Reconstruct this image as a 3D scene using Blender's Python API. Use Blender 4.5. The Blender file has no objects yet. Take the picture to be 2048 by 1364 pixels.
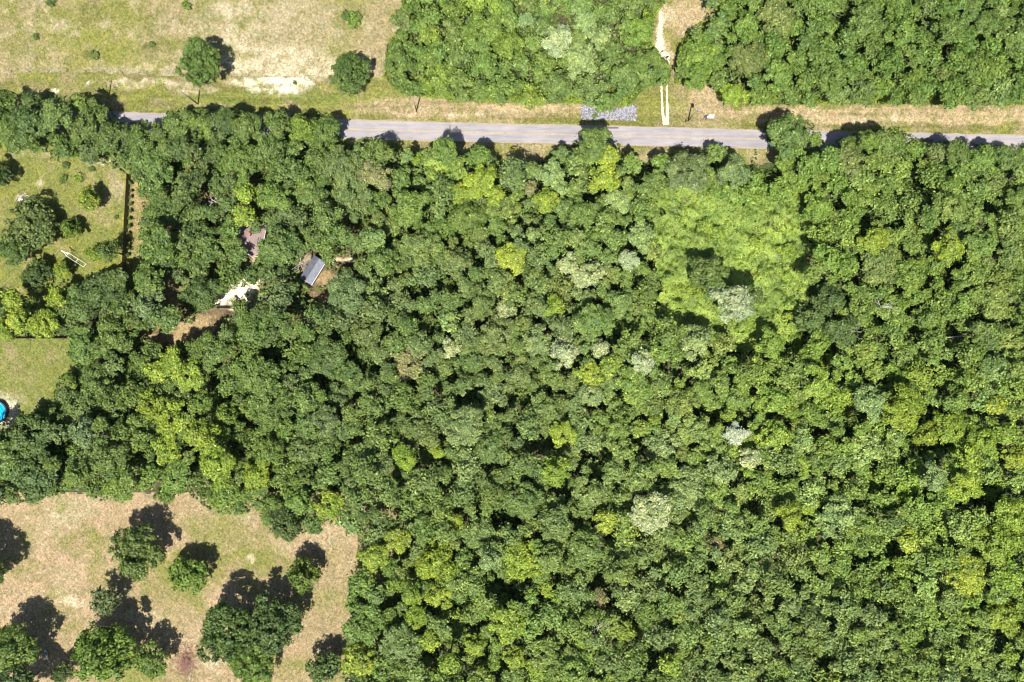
import bpy, math, random
import numpy as np
from mathutils import Vector, Matrix

# ---------------------------------------------------------------- camera, sky, sun, exposure
scn = bpy.context.scene
col = scn.collection
H = 220.0                                   # height of the drone over the ground
MPP = 330.0 / 2048.0                        # metres on the ground for one photo pixel
cam_d = bpy.data.cameras.new('camera')
cam_d.lens = 24.0; cam_d.sensor_width = 36.0
cam_d.clip_start = 1.0; cam_d.clip_end = 6000.0
cam = bpy.data.objects.new('camera', cam_d); col.objects.link(cam)
cam.location = (0, 0, H)
scn.camera = cam

SUN_EL = math.radians(63.5)
SUN_DIR = Vector((0.17, 0.985, 0)).normalized()      # where shadows fall
sd = bpy.data.lights.new('sun', 'SUN'); sd.energy = 5.0; sd.angle = math.radians(0.5); sd.color = (1.0, 0.955, 0.88)
sun = bpy.data.objects.new('sun', sd); col.objects.link(sun)
ldir = Vector((SUN_DIR.x * math.cos(SUN_EL), SUN_DIR.y * math.cos(SUN_EL), -math.sin(SUN_EL)))
sun.rotation_euler = ldir.to_track_quat('-Z', 'Y').to_euler()
world = bpy.data.worlds.new('World'); scn.world = world; world.use_nodes = True
wn = world.node_tree; wn.nodes.clear()
sky = wn.nodes.new('ShaderNodeTexSky'); sky.sky_type = 'NISHITA'; sky.sun_disc = False
sky.sun_elevation = SUN_EL
sky.sun_rotation = math.atan2(-SUN_DIR.x, -SUN_DIR.y) % (2 * math.pi)
bg = wn.nodes.new('ShaderNodeBackground'); bg.inputs['Strength'].default_value = 0.07
wo = wn.nodes.new('ShaderNodeOutputWorld')
wn.links.new(sky.outputs[0], bg.inputs[0]); wn.links.new(bg.outputs[0], wo.inputs[0])
scn.view_settings.view_transform = 'Standard'; scn.view_settings.look = 'None'
scn.view_settings.exposure = 1.08; scn.view_settings.gamma = 1.0
scn.cycles.pixel_filter_type = 'BLACKMAN_HARRIS'; scn.cycles.filter_width = 1.0
scn.cycles.max_bounces = 5; scn.cycles.diffuse_bounces = 3; scn.cycles.glossy_bounces = 2
scn.cycles.transparent_max_bounces = 4; scn.cycles.transmission_bounces = 2

rng = np.random.default_rng(7)
rnd = random.Random(11)

def P(px, py, z=0.0):
    """ground position of what the photo shows at (px, py) when it stands z metres up"""
    s = MPP * (H - z) / H
    return ((px - 1024.0) * s, (682.0 - py) * s)

# ---------------------------------------------------------------- helpers
def tag(o, label=None, cat=None, group=None, kind=None):
    if label: o['label'] = label
    if cat: o['category'] = cat
    if group: o['group'] = group
    if kind: o['kind'] = kind
    return o

def empty(name, loc=(0, 0, 0), rz=0.0, scale=(1, 1, 1)):
    o = bpy.data.objects.new(name, None); col.objects.link(o)
    o.empty_display_size = 0.3
    o.location = loc; o.rotation_euler = (0, 0, rz); o.scale = scale
    return o

def link_mesh(name, me, mat=None, parent=None):
    o = bpy.data.objects.new(name, me); col.objects.link(o)
    if mat is not None:
        if len(me.materials) == 0: me.materials.append(mat)
    if parent is not None: o.parent = parent
    return o

def mesh_np(name, co, faces, smooth=False):
    """faces: (N,k) int array, one k for all"""
    me = bpy.data.meshes.new(name)
    co = np.asarray(co, dtype=np.float32).reshape(-1, 3)
    faces = np.asarray(faces, dtype=np.int32)
    n, k = faces.shape
    me.vertices.add(len(co)); me.vertices.foreach_set('co', co.ravel())
    me.loops.add(n * k); me.loops.foreach_set('vertex_index', faces.ravel())
    me.polygons.add(n); me.polygons.foreach_set('loop_start', np.arange(0, n * k, k, dtype=np.int32))
    if smooth: me.polygons.foreach_set('use_smooth', np.ones(n, dtype=bool))
    me.update(calc_edges=True)
    return me

def face_float(me, name, vals):
    a = me.attributes.new(name, 'FLOAT', 'FACE'); a.data.foreach_set('value', np.asarray(vals, dtype=np.float32))

def face_color(me, name, vals):
    v = np.ones((len(vals), 4), dtype=np.float32); v[:, :3] = vals
    a = me.attributes.new(name, 'FLOAT_COLOR', 'FACE'); a.data.foreach_set('color', v.ravel())

def point_color(me, name, vals):
    v = np.ones((len(vals), 4), dtype=np.float32); v[:, :3] = vals
    a = me.attributes.new(name, 'FLOAT_COLOR', 'POINT'); a.data.foreach_set('color', v.ravel())

class MB:
    """collects boxes, tubes and sheets into one mesh"""
    def __init__(s): s.v = []; s.f = []
    def add(s, verts, faces):
        b = len(s.v); s.v += [tuple(p) for p in verts]; s.f += [tuple(b + i for i in f) for f in faces]; return s
    def box(s, c, size, rz=0.0, bev=0.0):
        cx, cy, cz = c; hx, hy, hz = size[0] / 2, size[1] / 2, size[2] / 2
        ca, sa = math.cos(rz), math.sin(rz)
        vs = []
        b = min(bev, hx * .9, hy * .9, hz * .9)
        if b <= 0:
            for z in (-hz, hz):
                for x, y in ((-hx, -hy), (hx, -hy), (hx, hy), (-hx, hy)):
                    vs.append((cx + x * ca - y * sa, cy + x * sa + y * ca, cz + z))
            return s.add(vs, [(0, 3, 2, 1), (4, 5, 6, 7), (0, 1, 5, 4), (1, 2, 6, 5), (2, 3, 7, 6), (3, 0, 4, 7)])
        rings = [(-hz, b), (-hz + b, 0), (hz - b, 0), (hz, b)]
        for z, i in rings:
            for x, y in ((-hx + i, -hy + i), (hx - i, -hy + i), (hx - i, hy - i), (-hx + i, hy - i)):
                vs.append((cx + x * ca - y * sa, cy + x * sa + y * ca, cz + z))
        fs = [(0, 3, 2, 1), (12, 13, 14, 15)]
        for r in range(3):
            for k in range(4):
                fs.append((r * 4 + k, r * 4 + (k + 1) % 4, r * 4 + 4 + (k + 1) % 4, r * 4 + 4 + k))
        return s.add(vs, fs)
    def tube(s, pts, radii, n=8, cap=True):
        pts = [Vector(p) for p in pts]
        if not hasattr(radii, '__len__'): radii = [radii] * len(pts)
        vs = []; fs = []
        for i, p in enumerate(pts):
            d = (pts[min(i + 1, len(pts) - 1)] - pts[max(i - 1, 0)]).normalized()
            a = Vector((0, 0, 1)) if abs(d.z) < .9 else Vector((1, 0, 0))
            u = d.cross(a).normalized(); w = d.cross(u)
            for k in range(n):
                t = 2 * math.pi * k / n
                vs.append(p + (u * math.cos(t) + w * math.sin(t)) * radii[i])
        for i in range(len(pts) - 1):
            for k in range(n):
                fs.append((i * n + k, i * n + (k + 1) % n, (i + 1) * n + (k + 1) % n, (i + 1) * n + k))
        if cap:
            fs.append(tuple(range(n - 1, -1, -1))); fs.append(tuple((len(pts) - 1) * n + k for k in range(n)))
        return s.add(vs, fs)
    def build(s, name, mat, parent=None, smooth=False):
        me = bpy.data.meshes.new(name); me.from_pydata(s.v, [], s.f); me.update()
        if smooth:
            for p in me.polygons: p.use_smooth = True
        return link_mesh(name, me, mat, parent)

# ---------------------------------------------------------------- materials
def new_mat(name):
    m = bpy.data.materials.new(name); m.use_nodes = True
    nt = m.node_tree; nt.nodes.clear()
    out = nt.nodes.new('ShaderNodeOutputMaterial')
    return m, nt, out

def nd(nt, typ, **kw):
    n = nt.nodes.new(typ)
    for k, v in kw.items():
        if k in n.inputs: n.inputs[k].default_value = v
        else: setattr(n, k, v)
    return n

def noise(nt, scale, detail=3.0, rough=0.6, coord=None):
    n = nt.nodes.new('ShaderNodeTexNoise')
    n.inputs['Scale'].default_value = scale; n.inputs['Detail'].default_value = detail; n.inputs['Roughness'].default_value = rough
    if coord is not None: nt.links.new(coord, n.inputs['Vector'])
    return n

def ramp(nt, fac, stops):
    r = nt.nodes.new('ShaderNodeValToRGB'); e = r.color_ramp.elements
    while len(e) < len(stops): e.new(0.5)
    for i, (p, c) in enumerate(stops):
        e[i].position = p; e[i].color = (c[0], c[1], c[2], 1)
    nt.links.new(fac, r.inputs[0]); return r

def mul(nt, a, b, fac=1.0, mode='MULTIPLY'):
    m = nt.nodes.new('ShaderNodeMix'); m.data_type = 'RGBA'; m.blend_type = mode; m.inputs[0].default_value = fac
    nt.links.new(a, m.inputs[6]); nt.links.new(b, m.inputs[7]); return m.outputs[2]

def leaf_material(name, source):
    """source 'object' reads the thing's own colour, otherwise the face attribute tint"""
    m, nt, out = new_mat(name)
    if source == 'object':
        oi = nt.nodes.new('ShaderNodeObjectInfo')
        ge = nt.nodes.new('ShaderNodeNewGeometry'); pn = noise(nt, 0.30, 3.0, 0.65, ge.outputs['Position'])
        th = nt.nodes.new('ShaderNodeMath'); th.operation = 'ADD'; nt.links.new(pn.outputs['Fac'], th.inputs[0]); nt.links.new(oi.outputs['Alpha'], th.inputs[1])
        st = nt.nodes.new('ShaderNodeMapRange'); st.inputs['From Min'].default_value = 0.93; st.inputs['From Max'].default_value = 1.10; nt.links.new(th.outputs[0], st.inputs['Value'])
        mg = nt.nodes.new('ShaderNodeMix'); mg.data_type = 'RGBA'; nt.links.new(st.outputs[0], mg.inputs[0])
        mg.inputs[6].default_value = (0.155, 0.205, 0.052, 1); nt.links.new(oi.outputs['Color'], mg.inputs[7]); base = mg.outputs[2]
    else:
        a = nt.nodes.new('ShaderNodeAttribute'); a.attribute_name = 'tint'; base = a.outputs['Color']
    v = nt.nodes.new('ShaderNodeAttribute'); v.attribute_name = 'var'
    r = ramp(nt, v.outputs['Fac'], [(0.0, (0.42, 0.48, 0.50)), (0.4, (0.88, 0.93, 0.90)), (0.75, (1.20, 1.18, 1.10)), (1.0, (1.80, 1.75, 1.75))])
    c = mul(nt, base, r.outputs[0])
    geo = nt.nodes.new('ShaderNodeNewGeometry')
    nz = noise(nt, 0.22, 3.0, 0.6, geo.outputs['Position'])
    r2 = ramp(nt, nz.outputs['Fac'], [(0.3, (0.78, 0.86, 0.85)), (0.7, (1.2, 1.12, 1.0))])
    c = mul(nt, c, r2.outputs[0])
    p = nd(nt, 'ShaderNodeBsdfPrincipled'); p.inputs['Roughness'].default_value = 0.55; p.inputs['Specular IOR Level'].default_value = 0.30
    nt.links.new(c, p.inputs['Base Color'])
    t = nd(nt, 'ShaderNodeBsdfTranslucent'); nt.links.new(c, t.inputs['Color'])
    mx = nd(nt, 'ShaderNodeMixShader'); mx.inputs[0].default_value = 0.22
    nt.links.new(p.outputs[0], mx.inputs[1]); nt.links.new(t.outputs[0], mx.inputs[2]); nt.links.new(mx.outputs[0], out.inputs[0])
    return m

def plain(name, c, rough=0.8, var=0.25, scale=1.5, spec=0.3, metal=0.0, c2=None):
    m, nt, out = new_mat(name)
    geo = nt.nodes.new('ShaderNodeNewGeometry')
    nz = noise(nt, scale, 5.0, 0.65, geo.outputs['Position'])
    c2 = c2 or tuple(x * (1 - var) for x in c)
    r = ramp(nt, nz.outputs['Fac'], [(0.3, c2), (0.7, tuple(min(1, x * (1 + var)) for x in c))])
    p = nd(nt, 'ShaderNodeBsdfPrincipled'); p.inputs['Roughness'].default_value = rough
    p.inputs['Specular IOR Level'].default_value = spec; p.inputs['Metallic'].default_value = metal
    nt.links.new(r.outputs[0], p.inputs['Base Color']); nt.links.new(p.outputs[0], out.inputs[0])
    return m

def ground_material(name, fine=1.5, contrast=0.5, bump=0.35):
    """colour from the sheet's own tint, broken up by grass and soil grain"""
    m, nt, out = new_mat(name)
    a = nt.nodes.new('ShaderNodeAttribute'); a.attribute_name = 'tint'
    geo = nt.nodes.new('ShaderNodeNewGeometry')
    mp = nd(nt, 'ShaderNodeMapping'); mp.inputs['Rotation'].default_value = (0.6, 0.4, 0.9); mp.inputs['Location'].default_value = (3.3, 7.1, 1.7)
    nt.links.new(geo.outputs['Position'], mp.inputs['Vector'])
    n1 = noise(nt, fine, 5.0, 0.85, mp.outputs[0])
    lo, hi = 1 - contrast, 1 + contrast
    r1 = ramp(nt, n1.outputs['Fac'], [(0.36, (lo, lo * 1.02, lo * 0.95)), (0.5, (1, 1, 1)), (0.66, (hi, hi * 0.98, hi * 0.97))])
    c = mul(nt, a.outputs['Color'], r1.outputs[0])
    n2 = noise(nt, 0.35, 4.0, 0.6, geo.outputs['Position'])
    r2 = ramp(nt, n2.outputs['Fac'], [(0.35, (0.86, 0.92, 0.86)), (0.65, (1.12, 1.07, 1.08))])
    c = mul(nt, c, r2.outputs[0])
    n4 = noise(nt, 0.9, 6.0, 0.8, mp.outputs[0]); r4 = ramp(nt, n4.outputs['Fac'], [(0.40, (0.80, 0.84, 0.78)), (0.50, (1, 1, 1)), (0.60, (1.28, 1.24, 1.26))])
    c = mul(nt, c, r4.outputs[0])
    p = nd(nt, 'ShaderNodeBsdfPrincipled'); p.inputs['Roughness'].default_value = 0.95; p.inputs['Specular IOR Level'].default_value = 0.1
    nt.links.new(c, p.inputs['Base Color'])
    b = nd(nt, 'ShaderNodeBump'); b.inputs['Strength'].default_value = bump; b.inputs['Distance'].default_value = 0.3
    nt.links.new(n1.outputs['Fac'], b.inputs['Height']); nt.links.new(b.outputs[0], p.inputs['Normal'])
    nt.links.new(p.outputs[0], out.inputs[0])
    return m

LEAF = leaf_material('leaf', 'object')
LEAF_T = leaf_material('leaf_mixed', 'tint')
BARK = plain('bark', (0.13, 0.10, 0.075), 0.9, 0.35, 3.0)
PALE_BARK = plain('bleached_wood', (0.36, 0.33, 0.30), 0.85, 0.2, 3.0)
GRASS = ground_material('grass_soil')
SOIL = ground_material('forest_soil', 1.6, 0.5, 0.5)

# ---------------------------------------------------------------- numpy noise
def vnoise(x, y, cell, seed):
    r = np.random.default_rng(seed); N = 257
    g = r.random((N, N))
    u = x / cell + 1000.3; v = y / cell + 1000.7
    iu = np.floor(u).astype(int); iv = np.floor(v).astype(int)
    fu = u - iu; fv = v - iv
    fu = fu * fu * (3 - 2 * fu); fv = fv * fv * (3 - 2 * fv)
    a = g[iu % N, iv % N]; b = g[(iu + 1) % N, iv % N]; c = g[iu % N, (iv + 1) % N]; d = g[(iu + 1) % N, (iv + 1) % N]
    return (a * (1 - fu) + b * fu) * (1 - fv) + (c * (1 - fu) + d * fu) * fv

def fbm(x, y, cell, seed, octs=4, gain=0.55):
    s = 0; amp = 1; tot = 0
    for k in range(octs):
        s = s + amp * vnoise(x, y, cell / 2 ** k, seed + k * 13); tot += amp; amp *= gain
    return s / tot

def inside(px, py, poly):
    px = np.asarray(px, float); py = np.asarray(py, float)
    r = np.zeros(px.shape, bool); n = len(poly)
    for i in range(n):
        x1, y1 = poly[i]; x2, y2 = poly[(i + 1) % n]
        if y1 == y2: continue
        c = ((y1 > py) != (y2 > py)) & (px < (x2 - x1) * (py - y1) / (y2 - y1) + x1)
        r ^= c
    return r

def edge_dist(px, py, poly):
    px = np.asarray(px, float); py = np.asarray(py, float)
    d = np.full(px.shape, 1e9); n = len(poly)
    for i in range(n):
        x1, y1 = poly[i]; x2, y2 = poly[(i + 1) % n]
        dx, dy = x2 - x1, y2 - y1
        t = np.clip(((px - x1) * dx + (py - y1) * dy) / (dx * dx + dy * dy + 1e-9), 0, 1)
        d = np.minimum(d, np.hypot(px - x1 - t * dx, py - y1 - t * dy))
    return d

# ---------------------------------------------------------------- outlines (photo pixels)
MAIN = [(-120, 178), (10, 190), (60, 198), (110, 192), (180, 196), (222, 222), (250, 247), (285, 240), (310, 248), (335, 226), (362, 216), (400, 218),
        (430, 212), (480, 216), (500, 232), (525, 240), (560, 224), (600, 226), (640, 226), (665, 264), (700, 287), (725, 277), (760, 274), (795, 290),
        (815, 303), (850, 300), (880, 275), (905, 288), (925, 312), (945, 292), (975, 290), (995, 318), (1040, 326), (1080, 320), (1115, 302), (1140, 287),
        (1180, 264), (1215, 264), (1240, 287), (1252, 314), (1300, 324), (1345, 307), (1390, 294), (1440, 294), (1465, 320), (1500, 332), (1512, 300), (1520, 335),
        (1550, 335), (1560, 300), (1530, 275), (1528, 245), (1570, 230), (1620, 242), (1640, 264), (1652, 292), (1690, 272), (1740, 258), (1800, 254),
        (1830, 274), (1880, 282), (1930, 284), (1980, 290), (2048, 292), (2300, 296), (2300, 1560), (690, 1560), (684, 1364), (690, 1290), (703, 1250),
        (698, 1200), (700, 1150), (714, 1110), (716, 1070), (690, 1053), (650, 1045), (620, 1065), (560, 1082), (533, 1060), (512, 1012), (492, 1030),
        (430, 1030), (375, 990), (345, 982), (320, 968), (260, 985), (200, 1005), (150, 978), (80, 1000), (0, 1010), (-120, 1010), (-120, 858), (0, 856),
        (40, 848), (66, 815), (100, 800), (112, 770), (135, 745), (152, 700), (140, 678), (-120, 674), (-120, 590), (0, 585), (40, 592), (75, 602), (105, 562),
        (150, 560), (200, 538), (235, 543), (255, 562), (285, 520), (300, 512), (288, 480), (275, 450), (285, 420), (278, 385), (268, 355), (240, 345),
        (200, 324), (130, 310), (60, 299), (-120, 287)]
NORTH = [(802, -200), (802, 50), (772, 90), (768, 150), (790, 182), (830, 192), (900, 199), (960, 204), (1030, 206), (1160, 207), (1200, 217), (1262, 212),
         (1290, 178), (1335, 166), (1345, 140), (1318, 106), (1303, 80), (1312, 30), (1330, 5), (1345, -200)]
NEAST = [(1415, -200), (1420, 5), (1440, 30), (1405, 42), (1375, 60), (1357, 100), (1350, 140), (1350, 166), (1400, 168), (1428, 171), (1437, 197),
         (1470, 205), (1540, 209), (1700, 208), (1900, 209), (2300, 209), (2300, -200)]
VINES = [[(1318, 380), (1360, 352), (1400, 378), (1450, 382), (1500, 402), (1540, 375), (1600, 385), (1640, 412), (1650, 450), (1622, 482), (1602, 560),
          (1600, 640), (1590, 682), (1500, 692), (1400, 662), (1330, 642), (1300, 600), (1310, 520), (1308, 440)],
         [(806, 312), (850, 303), (900, 322), (932, 342), (905, 385), (868, 380), (832, 345)]]
# holes in the canopy: (x, y, rx, ry)
CLEAR = [(340, 588, 16, 30), (325, 676, 30, 16), (370, 664, 34, 16), (415, 642, 28, 16), (445, 625, 26, 9), (444, 603, 16, 10), (474, 586, 18, 10), (503, 577, 9, 9),
         (498, 488, 20, 15), (624, 540, 24, 34), (655, 560, 16, 14), (1532, 316, 15, 22), (505, 370, 8, 7), (640, 592, 26, 9), (425, 398, 12, 8),
         (690, 523, 22, 7), (500, 520, 14, 8)]
GAPS = [(1010, 1180, 40, 22), (820, 1160, 16, 12), (804, 1098, 16, 14), (756, 1171, 10, 14), (908, 1255, 22, 32), (782, 1203, 14, 16), (877, 756, 14, 18), (920, 797, 28, 12),
        (1044, 806, 16, 18), (1088, 885, 30, 20), (1196, 920, 28, 20), (868, 929, 30, 14), (962, 950, 20, 18), (792, 958, 16, 14), (1123, 975, 20, 20), (1332, 397, 12, 14),
        (1302, 432, 16, 10), (1399, 508, 28, 16), (1475, 540, 22, 18), (1543, 396, 14, 20), (1373, 645, 20, 18), (1241, 666, 18, 18), (1493, 650, 22, 12), (1361, 562, 14, 10),
        (1630, 490, 14, 18), (1625, 590, 30, 24), (832, 359, 20, 14), (943, 318, 18, 14), (1022, 309, 16, 14), (1066, 432, 20, 16), (1043, 618, 14, 18), (876, 564, 18, 18),
        (1060, 523, 14, 10), (864, 660, 16, 12), (840, 631, 16, 10), (547, 702, 24, 16), (249, 757, 24, 20), (237, 839, 24, 20), (278, 927, 14, 16), (117, 904, 18, 22),
        (95, 828, 20, 16), (420, 780, 14, 18), (1490, 705, 22, 20), (1588, 698, 14, 22), (1657, 722, 18, 20), (1740, 660, 22, 14), (1812, 785, 22, 14), (1895, 905, 20, 22),
        (1700, 826, 14, 24), (1745, 980, 12, 22), (1790, 990, 14, 14), (1500, 1015, 24, 10), (1360, 1040, 18, 10), (1905, 674, 30, 8), (2000, 980, 22, 14), (1925, 1010, 16, 12),
        (1720, 745, 14, 10), (1260, 720, 12, 10), (1430, 745, 12, 12), (1640, 900, 10, 10), (460, 900, 16, 12), (540, 870, 14, 10), (640, 760, 16, 10), (700, 900, 16, 12),
        (760, 1000, 22, 10), (580, 620, 18, 10), (660, 480, 10, 14), (740, 440, 10, 12), (430, 350, 16, 20), (345, 380, 8, 14), (330, 330, 10, 16), (590, 330, 10, 12),
        (980, 470, 10, 8), (1130, 470, 12, 8), (700, 700, 14, 8), (1290, 880, 10, 10), (1230, 1080, 16, 10), (1000, 1040, 14, 12), (1650, 1085, 18, 12), (1890, 1075, 20, 14),
        (1980, 1170, 10, 20), (1550, 1130, 14, 8), (1330, 1140, 12, 8), (1620, 1200, 10, 10), (860, 1340, 12, 20), (960, 1340, 16, 10), (1040, 1300, 8, 14), (1280, 1250, 14, 8)]

GAPS = [(a, b, c_ * 1.22, d * 1.3) for a, b, c_, d in GAPS]
C = dict(dark=(0.068, 0.098, 0.028), mid=(0.096, 0.134, 0.034), olive=(0.118, 0.142, 0.042), bright=(0.168, 0.215, 0.028), yellow=(0.212, 0.250, 0.030),
         silver=(0.255, 0.28, 0.15), pale=(0.172, 0.218, 0.082), grey=(0.108, 0.140, 0.057), brown=(0.19, 0.165, 0.085), fresh=(0.110, 0.158, 0.030), white=(0.37, 0.375, 0.28))
C = {k: (v[0] * 1.17, v[1] * 1.21, v[2] * 1.15) for k, v in C.items()}
WORD = dict(dark='dark green', mid='mid green', olive='olive green', bright='bright green', yellow='yellow green', silver='silvery', pale='pale green', grey='grey green',
            brown='brownish', fresh='fresh green', white='whitish')
# special crowns seen in the photo: (x, y, radius, colour)
SPECIAL = [(1135, 527, 20, 'silver'), (1178, 548, 32, 'silver'), (1285, 470, 32, 'pale'), (1235, 403, 27, 'pale'), (1262, 520, 20, 'silver'), (1470, 608, 38, 'silver'), (1390, 685, 34, 'pale'),
           (1011, 617, 20, 'silver'), (897, 697, 20, 'silver'), (1126, 706, 34, 'silver'), (1199, 697, 20, 'silver'), (1182, 788, 26, 'pale'), (1280, 723, 20, 'silver'), (1473, 868, 25, 'white'),
           (1496, 920, 20, 'silver'), (1326, 893, 34, 'pale'), (1443, 942, 32, 'pale'), (1376, 978, 46, 'pale'), (1300, 1023, 42, 'silver'), (1870, 957, 28, 'pale'), (1115, 78, 32, 'silver'),
           (1164, 118, 36, 'pale'), (1170, 45, 28, 'pale'), (1052, 40, 20, 'pale'), (1200, 75, 24, 'pale'), (915, 525, 38, 'olive'), (1022, 515, 27, 'yellow'), (1065, 470, 18, 'pale'),
           (1100, 345, 27, 'pale'), (1090, 402, 27, 'bright'), (1058, 378, 17, 'brown'), (1210, 360, 36, 'bright'), (1215, 312, 24, 'yellow'), (1180, 752, 28, 'yellow'), (1110, 612, 22, 'bright'),
           (962, 358, 34, 'bright'), (988, 388, 22, 'bright'), (920, 385, 22, 'bright'), (1214, 1042, 24, 'yellow'), (912, 1040, 16, 'yellow'), (1111, 946, 30, 'bright'), (876, 905, 15, 'bright'), (809, 915, 26, 'bright'),
           (1125, 868, 26, 'bright'), (1310, 846, 14, 'yellow'), (1581, 1036, 26, 'yellow'), (1681, 1034, 44, 'pale'), (1923, 975, 28, 'yellow'), (2023, 1034, 42, 'bright'), (1850, 870, 28, 'bright'),
           (1905, 858, 28, 'bright'), (1965, 876, 28, 'bright'), (1810, 820, 44, 'bright'), (1740, 805, 30, 'pale'), (1997, 811, 22, 'yellow'), (2032, 916, 26, 'yellow'), (1817, 1084, 23, 'yellow'),
           (1937, 1153, 44, 'yellow'), (2002, 1090, 46, 'bright'), (2010, 1233, 40, 'bright'), (1433, 1083, 17, 'brown'), (1200, 1197, 18, 'brown'), (1340, 1330, 24, 'bright'), (793, 1080, 26, 'yellow'),
           (748, 1115, 28, 'bright'), (868, 1122, 44, 'bright'), (876, 1192, 34, 'bright'), (976, 1117, 28, 'pale'), (1046, 1120, 42, 'bright'), (1094, 1180, 15, 'yellow'), (821, 1188, 25, 'bright'),
           (827, 1240, 30, 'bright'), (1010, 1247, 36, 'bright'), (953, 1290, 26, 'bright'), (858, 1285, 20, 'bright'), (897, 1328, 22, 'bright'), (722, 1323, 32, 'yellow'), (1032, 1315, 25, 'yellow'),
           (752, 352, 34, 'brown'), (818, 730, 34, 'brown'), (1700, 320, 28, 'olive'), (1380, 340, 44, 'grey'), (1465, 345, 34, 'grey'), (1420, 545, 36, 'mid'), (1435, 575, 24, 'mid'), (1500, 595, 22, 'mid'),
           (1578, 268, 46, 'mid'), (1750, 480, 28, 'bright'), (1760, 525, 44, 'olive'), (1900, 495, 32, 'yellow'), (345, 720, 28, 'bright'), (310, 745, 24, 'bright'), (375, 755, 30, 'bright'),
           (300, 810, 30, 'bright'), (340, 840, 34, 'bright'), (330, 900, 30, 'bright'), (400, 870, 34, 'bright'), (450, 830, 28, 'fresh'), (430, 930, 36, 'bright'), (510, 950, 30, 'bright'), (540, 905, 28, 'fresh'),
           (660, 1010, 30, 'bright'), (600, 1000, 34, 'fresh'), (350, 955, 34, 'fresh'), (450, 990, 36, 'fresh'), (570, 1045, 36, 'dark'), (490, 385, 24, 'bright'), (488, 430, 24, 'bright'),
           (275, 275, 26, 'mid'), (60, 205, 24, 'dark'), (60, 250, 40, 'dark'), (110, 225, 30, 'mid'), (160, 250, 34, 'mid'), (215, 275, 32, 'dark'), (20, 270, 30, 'mid'), (1190, 285, 30, 'mid'), (885, 300, 24, 'fresh'),
           (960, 310, 24, 'fresh'), (1625, 640, 36, 'dark'), (1660, 600, 34, 'dark'), (1680, 660, 34, 'dark'), (40, 640, 30, 'yellow'), (85, 650, 30, 'bright'), (20, 600, 24, 'bright'), (115, 600, 28, 'bright'), (5, 655, 26, 'bright'),
           (150, 615, 40, 'mid'), (200, 590, 42, 'dark'), (170, 690, 40, 'mid'), (230, 670, 44, 'mid'), (200, 770, 40, 'mid'), (160, 815, 44, 'mid'), (170, 870, 28, 'grey'), (205, 920, 44, 'mid'),
           (50, 880, 48, 'dark'), (60, 950, 52, 'dark'), (5, 920, 36, 'mid'), (150, 950, 28, 'fresh'), (240, 965, 34, 'fresh'), (295, 615, 36, 'grey'), (300, 560, 38, 'mid'), (330, 640, 24, 'mid'),
           (310, 480, 36, 'mid'), (320, 420, 40, 'mid'), (310, 330, 44, 'mid'), (1400, 110, 44, 'fresh'), (1395, 150, 28, 'fresh'), (1500, 120, 40, 'olive'), (1465, 190, 26, 'bright'), (1555, 30, 34, 'olive'),
           (350, 246, 30, 'mid'), (398, 248, 32, 'mid'), (446, 243, 32, 'dark'), (492, 252, 28, 'mid'), (556, 252, 28, 'mid'), (606, 254, 32, 'fresh'), (650, 262, 30, 'mid'),
           (1700, 296, 26, 'mid'), (1738, 284, 26, 'fresh'), (1785, 282, 28, 'mid'), (1830, 300, 24, 'fresh'), (1872, 306, 24, 'olive'), (1918, 308, 24, 'mid'), (1962, 312, 24, 'fresh'), (2008, 314, 26, 'mid'), (2046, 318, 24, 'mid'),
           (805, 35, 22, 'olive'), (800, 120, 32, 'mid'), (875, 150, 38, 'fresh'), (960, 60, 44, 'fresh'), (1020, 90, 36, 'fresh'), (1300, 130, 34, 'mid'), (1250, 150, 34, 'mid'), (1280, 60, 30, 'fresh')]
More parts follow.
